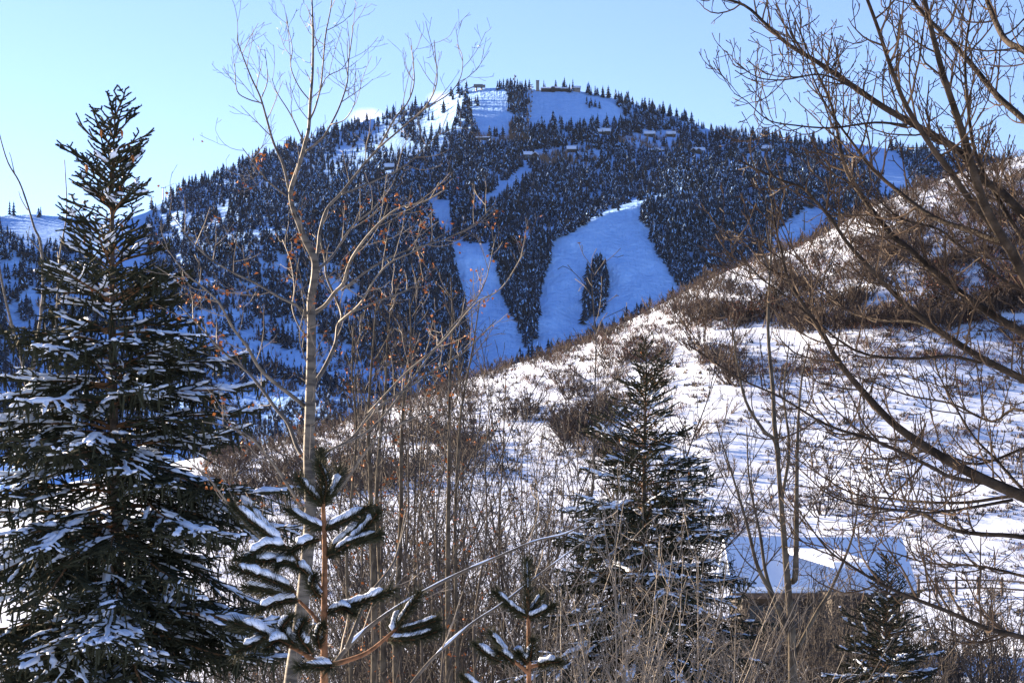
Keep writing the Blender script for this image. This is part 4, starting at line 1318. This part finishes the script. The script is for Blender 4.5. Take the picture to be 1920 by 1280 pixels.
pine("pine_tree", "young pine with thick bars of snow on its shoots before the tall aspen", [(604, 1500), (607, 1380), (608, 1280), (608, 1150), (609, 1050), (608, 994), (606, 948), (603, 880)], 19, 7, 10.0,
     [([(606, 1110), (580, 1075), (545, 1035), (522, 1012)], 10, 6, -.1), ([(607, 1255), (570, 1225), (530, 1205), (490, 1195)], 11, 6, -.15), ([(612, 1248), (650, 1238), (690, 1222), (729, 1191), (743, 1178)], 11, 6, .1),
      ([(607, 1180), (585, 1150), (560, 1125)], 9, 6, .1)],
     [([(606, 948), (604, 900), (602, 850)], 0, 0, 0),
      ([(605, 950), (582, 925), (560, 898)], 0, -.1, .75), ([(606, 950), (625, 920), (637, 882)], 0, .1, .7), ([(606, 945), (612, 905), (598, 870)], 0, -.15, .4),
      ([(608, 994), (575, 978), (541, 957)], 0, .05, .65), ([(608, 994), (650, 975), (694, 953)], 0, -.05, .85),
      ([(611, 1045), (659, 1016), (690, 985), (707, 962)], 0, -.15, .8), ([(612, 1038), (645, 1010), (680, 976)], 0, .12, .75), ([(650, 1022), (685, 1010), (711, 1002)], -.1, -.1, .5),
      ([(526, 1018), (485, 990), (440, 952)], -.1, -.2, 1.0), ([(520, 1012), (495, 985), (470, 955)], -.1, 0, .6),
      ([(540, 1030), (500, 1024), (468, 1042)], -.1, -.2, 1.1), ([(548, 1045), (500, 1052), (448, 1048)], -.05, -.2, 1.0), ([(600, 1012), (570, 1020), (545, 1034)], -.02, -.15, 1.0),
      ([(560, 1060), (530, 1055), (520, 1062)], -.1, -.15, .8), ([(555, 1110), (500, 1085), (440, 1066)], -.05, -.25, 1.0), ([(585, 1098), (575, 1075), (552, 1058)], 0, -.1, .9),
      ([(560, 1125), (520, 1130), (482, 1146)], .05, -.1, .95), ([(600, 1120), (585, 1100), (590, 1080)], 0, -.2, .8), ([(560, 1128), (520, 1112), (462, 1100)], .05, .1, .7),
      ([(520, 1203), (480, 1180), (440, 1168)], -.15, -.25, 1.15), ([(560, 1215), (530, 1180), (545, 1158)], -.1, -.25, 1.1), ([(585, 1225), (560, 1190), (570, 1165)], -.1, -.3, .9),
      ([(600, 1215), (596, 1190), (605, 1172)], 0, -.15, .8), ([(500, 1198), (470, 1210), (442, 1222)], -.15, -.25, .9), ([(545, 1210), (520, 1200), (500, 1215)], -.15, -.3, 1.0), ([(590, 1240), (620, 1250), (560, 1250)], -.1, -.2, .6),
      ([(610, 1150), (670, 1132), (733, 1108)], 0, -.1, .85), ([(630, 1145), (645, 1140), (662, 1150)], -.05, -.15, .7),
      ([(743, 1180), (760, 1150), (786, 1114)], .1, .05, .45), ([(745, 1185), (785, 1175), (818, 1163)], .1, 0, .5), ([(725, 1200), (775, 1198), (822, 1182)], .1, 0, .6), ([(735, 1190), (740, 1165), (757, 1140)], .1, .2, .6)], 201)
pine("pine_tree", "short young pine with snowy shoots low in the centre", [(990, 1520), (993, 1380), (992, 1280), (991, 1158), (989, 1100)], 14, 6, 12.0,
     [([(992, 1262), (965, 1240), (935, 1228)], 9, 5, -.1), ([(992, 1250), (1015, 1245), (1030, 1243)], 8, 5, .1)],
     [([(990, 1158), (989, 1100), (989, 1052)], 0, 0, .35), ([(990, 1160), (960, 1140), (930, 1112)], 0, -.1, .6), ([(991, 1160), (1015, 1150), (1038, 1136)], 0, -.1, .85), ([(991, 1150), (1005, 1130), (1014, 1116)], 0, .1, .5),
      ([(955, 1232), (938, 1210), (921, 1188)], -.1, 0, .7), ([(940, 1240), (915, 1228), (893, 1209)], -.1, -.2, 1.0), ([(965, 1245), (950, 1232), (935, 1222)], -.1, -.2, .9), ([(990, 1245), (975, 1228), (972, 1222)], 0, -.15, .9),
      ([(992, 1240), (996, 1222), (1000, 1200)], 0, -.1, .7), ([(1005, 1248), (1030, 1242), (1050, 1240)], .05, -.1, .9), ([(920, 1300), (895, 1290), (870, 1270)], -.1, -.2, .9)], 202)

# ---------------------------------------------------------------- shrubs and grass on the slope
def slope_pt(px, py):
    """first point of the slope seen along a pixel"""
    px = np.atleast_1d(np.asarray(px, float)); py = np.atleast_1d(np.asarray(py, float))
    out = np.full(len(px), np.nan)
    Y = np.linspace(82, 400, 500)
    for k0 in range(0, len(px), 2000):
        a, b = px[k0:k0 + 2000, None], py[k0:k0 + 2000, None]
        z = ground_z((a - 960) / F * Y[None], np.broadcast_to(Y[None], (len(a), len(Y))))
        ray = (HZ - b) / F * Y[None]
        hit = z >= ray
        i = np.argmax(hit, 1)
        out[k0:k0 + 2000] = np.where(hit.any(1), Y[i], np.nan)
    return out


def shrub_mesh(seed, stems, mats, redleaf=0.0):
    rg = random.Random(seed)
    out, main = [], []
    pp = dict(gap=[.13, .1], len=[.38, .18], ang=[.6, .6], r=[.012, .009], trop=[.1, .08], wob=[.12, .15], seg=[3, 2], **{"from": [.2, .2]}, rmin=.008)
    for k in range(stems):
        a = rg.uniform(0, 6.28); d = nz(np.array([math.cos(a) * .75, math.sin(a) * .75, rg.uniform(.7, 1.5)]))
        pts = [np.array([math.cos(a), math.sin(a), 0]) * rg.uniform(0, .18) - [0, 0, .08]]
        H = rg.uniform(.55, 1.1)
        for i in range(4):
            d = nz(d + np.array([rg.gauss(0, .12), rg.gauss(0, .12), .08])); pts.append(pts[-1] + d * H / 4)
        pts = np.array(pts); rr = np.linspace(.020, .011, 5)
        main.append((pts, rr)); grow(pts, rr, rg, 0, out, pp)
    mb = MB(); mb.tubes(main, 3); mb.tubes([(a, b) for l, a, b in out], 3)
    if redleaf:
        for l, a, b in out:
            if rg.random() < redleaf:
                c = a[-1]; u = nz(np.array([rg.gauss(0, 1), rg.gauss(0, 1), rg.gauss(0, 1)])); w = rnd_perp(u, rg); s = .05
                mb.add([c - u * s, c + w * s, c + u * s], tris=[[0, 1, 2]], mat=1)
    return mb, mats


SH = [shrub_mesh(400 + k, rg.choice([7, 9, 11]), [M_oak, M_redoak], 0 if k < 5 else .55) for k in range(7)]
SHM = [a.mesh("scrub_oak", m_) for a, m_ in SH]


def hill_density(px, py):
    c = tab(px, CREST)
    d = py - c
    band = 22 + np.clip((px - 1180) * .45, 0, 270)
    dn = fbm(px / 55.0, py / 26.0, 91, 3)
    den = np.where(d < band, np.clip(.55 + 2.0 * dn, .06, .95), .005)
    den = np.where(d < 12, .95, den)
    for poly, k in [([(890, 720), (1000, 715), (1005, 790), (900, 800)], .45), ([(1030, 680), (1160, 690), (1160, 860), (1050, 870)], .55), ([(1000, 690), (1260, 640), (1260, 700), (1040, 730)], .35),
                    ([(400, 845), (620, 805), (760, 765), (840, 735), (860, 830), (600, 930), (400, 960)], .5), ([(640, 780), (900, 740), (900, 900), (640, 930)], .5), ([(1280, 640), (1400, 640), (1400, 730), (1280, 720)], .3)]:
        den = np.where(inpoly(px, py, poly), np.maximum(den, np.clip(k + dn, 0, 1) * k), den)
    den = np.where((px > 1240) & (py > 745 - (px - 1240) * .12), .005, den)
    return np.where(d < 1, 0, den)


q = nrng.uniform([380, 290], [2000, 1000], (30000, 2))
q = q[nrng.random(len(q)) < hill_density(q[:, 0], q[:, 1])]
hy = slope_pt(q[:, 0], q[:, 1])
okk = ~np.isnan(hy)
q, hy = q[okk], hy[okk]
print("hill shrubs", len(q))
size = nrng.uniform(1.4, 3.2, len(q))
vis = (q[:, 0] > 400) & (q[:, 0] < 1915)
order = np.argsort(-(size / hy) * vis)
n_ind = 280
for i in order[:n_ind]:
    x = (q[i, 0] - 960) / F * hy[i]; z = float(ground_z(x, hy[i]))
    red = vnoise(q[i, 0] / 90, q[i, 1] / 50, 7) > .35 and q[i, 0] > 1150
    o = bpy.data.objects.new("scrub_oak", rg.choice(SHM[5:] if red else SHM[:5]))
    COL.objects.link(o); o.location = (x, hy[i], z)
    s = size[i]; o.scale = (s * rg.uniform(1, 1.4), s * rg.uniform(1, 1.4), s); o.rotation_euler = (0, 0, rg.uniform(0, 6.28))
    a, b_ = q[i]
    if red: lab, g = "reddish bare scrub oak shrub with clinging dead leaves on the upper snowy slope", "red scrub oaks on the slope"
    elif b_ - tab(a, CREST) < 14: lab, g = "small bare scrub shrub on the very crest of the snowy slope", "scrub oaks on the slope crest"
    elif a < 860: lab, g = "bare brown scrub shrub at the left foot of the snowy slope", "scrub oaks at the left foot of the slope"
    elif a < 1260: lab, g = "bare brown scrub oak shrub on the open middle of the snowy slope", "scrub oaks on the middle of the slope"
    else: lab, g = "bare brown scrub oak shrub in the brushy upper right of the snowy slope", "scrub oaks on the upper right slope"
    tag(o, lab, "shrub", g)


def scatter(mbs, pos, scl, name, mats, label, cat):
    """one mesh of many small copies (uncountable cover)"""
    src = []
    for a in mbs:
        src.append((np.concatenate(a.v), np.concatenate(a.t) if a.t else None, np.concatenate(a.q) if a.q else None, np.concatenate(a.tm) if a.tm else None, np.concatenate(a.qm) if a.qm else None))
    mb = MB(); vi = nrng.integers(0, len(src), len(pos))
    for k, (v, t, qd, tm, qm) in enumerate(src):
        idx = np.where(vi == k)[0]; M = len(idx)
        if not M: continue
        a = nrng.uniform(0, 6.28, M); c, s = np.cos(a)[:, None], np.sin(a)[:, None]; S = scl[idx][:, None]
        V = np.stack([(v[None, :, 0] * c - v[None, :, 1] * s) * S * 1.2, (v[None, :, 0] * s + v[None, :, 1] * c) * S * 1.2, v[None, :, 2] * S], -1) + pos[idx][:, None]
        off = (np.arange(M) * len(v))[:, None, None]
        n0 = mb.n
        mb.v.append(V.reshape(-1, 3)); mb.n += V.shape[0] * V.shape[1]
        if t is not None: mb.t.append((t[None] + off).reshape(-1, 3) + n0); mb.tm.append(np.tile(tm, M))
        if qd is not None: mb.q.append((qd[None] + off).reshape(-1, 4) + n0); mb.qm.append(np.tile(qm, M))
    return tag(mb.build(name, mats), label, cat, kind="stuff")


rest = order[n_ind:]
if len(rest) > 4200: rest = rest[:4200]
X = (q[rest, 0] - 960) / F * hy[rest]
small = [shrub_mesh(430 + k, 4, None, 0)[0] for k in range(3)]
scatter(small, np.stack([X, hy[rest], ground_z(X, hy[rest])], -1), size[rest] * .85, "hillside_brush", [M_oak, M_redoak], "low brown brush filling between the shrubs on the snowy slope", "brush")

# dry grass and sage tips poking through the snow
def tuft(seed):
    rg = random.Random(seed); mb = MB()
    for _ in range(9):
        a = rg.uniform(0, 6.28); o = np.array([math.cos(a), math.sin(a), 0]) * rg.uniform(0, .6); t = o + np.array([rg.gauss(0, .25), rg.gauss(0, .25), rg.uniform(.35, 1)])
        w = nz(np.array([rg.gauss(0, 1), rg.gauss(0, 1), 0])) * .13
        mb.add([o - w, o + w, t], tris=[[0, 1, 2]])
    return mb


g = nrng.uniform([380, 300], [2000, 1240], (30000, 2))
gn = fbm(g[:, 0] / 60.0, g[:, 1] / 16.0, 33, 3)
g = g[nrng.random(len(g)) < np.clip(.34 + 1.3 * gn, .03, 1)]
gy = slope_pt(g[:, 0], g[:, 1]); okk = ~np.isnan(gy); g, gy = g[okk], gy[okk]
X = (g[:, 0] - 960) / F * gy
scatter([tuft(k) for k in range(6)], np.stack([X, gy, ground_z(X, gy)], -1), nrng.uniform(.15, .62, len(g)) * np.clip(gy / 200, .5, 1.3), "hillside_grass", [M_grass], "dry grass and sage tips poking through the snow on the slope", "grass")

# low woody brush everywhere on the slope, thickest towards the ridge
def lowbrush(seed):
    rg = random.Random(seed); mb = MB()
    for _ in range(11):
        a = rg.uniform(0, 6.28); o = np.array([math.cos(a), math.sin(a), 0]) * rg.uniform(0, .3); o[2] = -.05
        d = nz(np.array([math.cos(a) * .8 + rg.gauss(0, .3), math.sin(a) * .8 + rg.gauss(0, .3), rg.uniform(.7, 1.6)]))
        m_ = o + d * rg.uniform(.4, .7); t = m_ + nz(d + np.array([rg.gauss(0, .5), rg.gauss(0, .5), .2])) * .5; t2 = m_ + nz(d + np.array([rg.gauss(0, .5), rg.gauss(0, .5), .2])) * .4
        w = nz(np.array([rg.gauss(0, 1), rg.gauss(0, 1), 0])) * .022; k = rg.choice([0, 0, 1])
        mb.add([o - w, o + w, m_ + w, m_ - w, t, t2], tris=[[3, 2, 4], [3, 2, 5]], quads=[[0, 1, 2, 3]], mat=k)
    return mb


g = nrng.uniform([380, 290], [2000, 1120], (42000, 2))
gn = fbm(g[:, 0] / 70.0, g[:, 1] / 24.0, 133, 4)
dd = g[:, 1] - tab(g[:, 0], CREST)
bnd = 60 + np.clip((g[:, 0] - 1000) * .38, 0, 330)
g = g[(dd > 1) & (nrng.random(len(g)) < np.clip(np.where(dd < bnd, .42 + 1.0 * gn, .02 + .5 * gn), .008, .9))]
gy = slope_pt(g[:, 0], g[:, 1]); okk = ~np.isnan(gy); g, gy = g[okk], gy[okk]
X = (g[:, 0] - 960) / F * gy
scatter([lowbrush(500 + k) for k in range(8)], np.stack([X, gy, ground_z(X, gy)], -1), nrng.uniform(.5, 1.35, len(g)) * np.clip(gy / 220, .6, 1.2), "hillside_undergrowth", [M_oak, M_redoak], "low reddish brown stems poking through the snow all over the slope", "undergrowth")

# ---------------------------------------------------------------- house among the trees
YH = 96.0
mH = YH / F
def hp(px, py, Y=YH): return at(px, py, Y)
c = hp(1500, 1150)
gz = float(ground_z(c[0], YH))
house = empty("house", (c[0], YH, gz))
Wm, Rm = MB(), MB()


def roof_slab(mb, corners, th=.35):
    a = np.asarray(corners, float)
    v = np.concatenate([a, a + [0, 0, th]])
    mb.add(v, quads=[[0, 1, 2, 3], [7, 6, 5, 4], [0, 4, 5, 1], [1, 5, 6, 2], [2, 6, 7, 3], [3, 7, 4, 0]])


def v3(px, py, Y): return at(px, py, Y)
# main wing: ridge runs left to right, the near slope faces the camera and lies in shade
zr = v3(0, 1018, YH + 2.8)[2]; ze = v3(0, 1112, YH - 1)[2]
x0, x1 = v3(1368, 0, YH)[0], v3(1712, 0, YH)[0]
roof_slab(Rm, [[x0, YH + 2.8, zr], [x1, YH + 2.8, zr], [x1, YH - 1, ze], [x0, YH - 1, ze]])
roof_slab(Rm, [[x0, YH + 2.8, zr], [x0, YH + 6.6, ze], [x1, YH + 6.6, ze], [x1, YH + 2.8, zr]])
Wm.box(((x0 + x1) / 2, YH + 2.8, (gz + ze) / 2), (x1 - x0 - 1.4, 5.8, ze - gz))
Wm.add([[x0 + .7, YH - .1, ze], [x0 + .7, YH + 5.7, ze], [x0 + .7, YH + 2.8, zr - .1], [x1 - .7, YH - .1, ze], [x1 - .7, YH + 5.7, ze], [x1 - .7, YH + 2.8, zr - .1]], tris=[[0, 1, 2], [3, 5, 4]])
# low front wing with a flatter sunlit roof
f0, f1 = v3(1500, 0, YH - 4)[0], v3(1608, 0, YH - 4)[0]
zf0 = v3(0, 1040, YH)[2]; zf1 = v3(0, 1084, YH - 6)[2]
roof_slab(Rm, [[f0 - .1, YH + 2.6, zf0 + .1], [f1, YH + 2.6, zf0 + .1 - .1], [f1 + .1, YH - 6.5, zf1 + .55], [f0 + 1.3, YH - 6.5, zf1 + .55]], .3)
Wm.box(((f0 + f1) / 2 + .5, YH - 2.6, (gz + zf1) / 2 - .5), (f1 - f0 - 1.9, 5.2, zf1 - gz - .8))
Wm.build("wall", M_wood, house)
Rm.build("roof", M_snow, house)
ev = MB(); ev.box(((x0 + x1) / 2, YH - 1.05, ze - .12), (x1 - x0, .12, .3)); ev.build("fascia", M_fence, house)
for k in range(4):
    xx = x0 + (x1 - x0) * (.14 + .1 * k)
    wn_ = MB(); wn_.box((xx, YH - .14, ze - 1.3), (.9, .1, 1.2)); wn_.build("window", M_glass, house)
tag(house, "house with a blue shaded snowy roof among bare trees at the foot of the slope", "house")

# ---------------------------------------------------------------- rail fence at the right
YF = 124.0
root = None
xs = np.linspace(v3(1690, 0, YF)[0], v3(2010, 0, YF)[0], 9)
pts = np.array([[x, YF + 2.5 * math.sin(i * .5), 0] for i, x in enumerate(xs)])
pts[:, 2] = ground_z(pts[:, 0], pts[:, 1])
root = empty("rail_fence", pts[0])
for p_ in pts:
    a = MB(); a.box((p_[0], p_[1], p_[2] + .55), (.16, .16, 1.5)); a.build("post", M_fence, root)
for hgt_ in (1.05, .5):
    a = MB(); a.tubes([(pts + [0, -.1, hgt_], .06)], 5); a.build("rail", M_fence, root)
tag(root, "dark two rail wooden fence crossing the snow at the right", "fence")

# ---------------------------------------------------------------- blown snow behind the left shoulder
def plume(px, py, Y, w, h, label, seed):
    c = at(px, py, Y); a = pxm_at(Y)
    rg = random.Random(seed)
    mb = MB()
    n, m_ = 10, 14
    th = np.linspace(.02, math.pi - .02, n)[:, None]; ph = np.arange(m_)[None] * 2 * math.pi / m_
    v = np.stack([np.sin(th) * np.cos(ph) * w * a / 2, np.sin(th) * np.sin(ph) * w * a / 2, np.cos(th) * h * a / 2 + 0 * ph], -1)
    i = np.arange(n - 1)[:, None]; j = np.arange(m_)[None]; j2 = (j + 1) % m_
    mb.add(v.reshape(-1, 3) + c, quads=np.stack([i * m_ + j, (i + 1) * m_ + j, (i + 1) * m_ + j2, i * m_ + j2], -1).reshape(-1, 4))
    m = bpy.data.materials.new("blown_snow"); m.use_nodes = True
    nt = m.node_tree; nt.nodes.remove(nt.nodes["Principled BSDF"])
    pv = nt.nodes.new("ShaderNodeVolumePrincipled"); pv.inputs["Color"].default_value = (.95, .95, .95, 1); pv.inputs["Anisotropy"].default_value = .3
    tc = nt.nodes.new("ShaderNodeTexCoord")
    gr = nt.nodes.new("ShaderNodeTexGradient"); gr.gradient_type = 'SPHERICAL'
    mp = nt.nodes.new("ShaderNodeMapping"); mp.inputs["Scale"].default_value = (2 / (w * a), 2 / (w * a), 2 / (h * a))
    no = nt.nodes.new("ShaderNodeTexNoise"); no.inputs["Scale"].default_value = 3.0 / (h * a); no.inputs["Detail"].default_value = 4
    nt.links.new(tc.outputs["Object"], mp.inputs[0]); nt.links.new(mp.outputs[0], gr.inputs[0]); nt.links.new(tc.outputs["Object"], no.inputs["Vector"])
    mu = nt.nodes.new("ShaderNodeMath"); mu.operation = 'MULTIPLY'
    nt.links.new(gr.outputs["Fac"], mu.inputs[0]); nt.links.new(no.outputs["Fac"], mu.inputs[1])
    m2 = nt.nodes.new("ShaderNodeMath"); m2.operation = 'MULTIPLY'; m2.inputs[1].default_value = 0.035
    nt.links.new(mu.outputs[0], m2.inputs[0]); nt.links.new(m2.outputs[0], pv.inputs["Density"])
    nt.links.new(pv.outputs[0], nt.nodes["Material Output"].inputs["Volume"])
    o = mb.build("snow_cloud", m, origin=tuple(c))
    tag(o, label, "snow cloud", kind="stuff")


def pxm_at(Y): return Y / F
plume(690, 222, 2990, 85, 42, "white puff of blown snow behind the left shoulder of the mountain", 1)
plume(825, 186, 2960, 60, 34, "smaller white puff of blown snow just left of the summit", 2)

# ---------------------------------------------------------------- thin cold air between here and the mountain
mb = MB(); mb.box((0, 2400, 276.5), (6400, 5600, 777))
hz_m = bpy.data.materials.new("haze"); hz_m.use_nodes = True
nt = hz_m.node_tree; nt.nodes.remove(nt.nodes["Principled BSDF"])
pv = nt.nodes.new("ShaderNodeVolumePrincipled"); pv.inputs["Color"].default_value = (.55, .72, 1, 1); pv.inputs["Density"].default_value = HAZE; pv.inputs["Anisotropy"].default_value = 0.0
nt.links.new(pv.outputs[0], nt.nodes["Material Output"].inputs["Volume"])
hzo = mb.build("haze", hz_m); hzo["kind"] = "stuff"
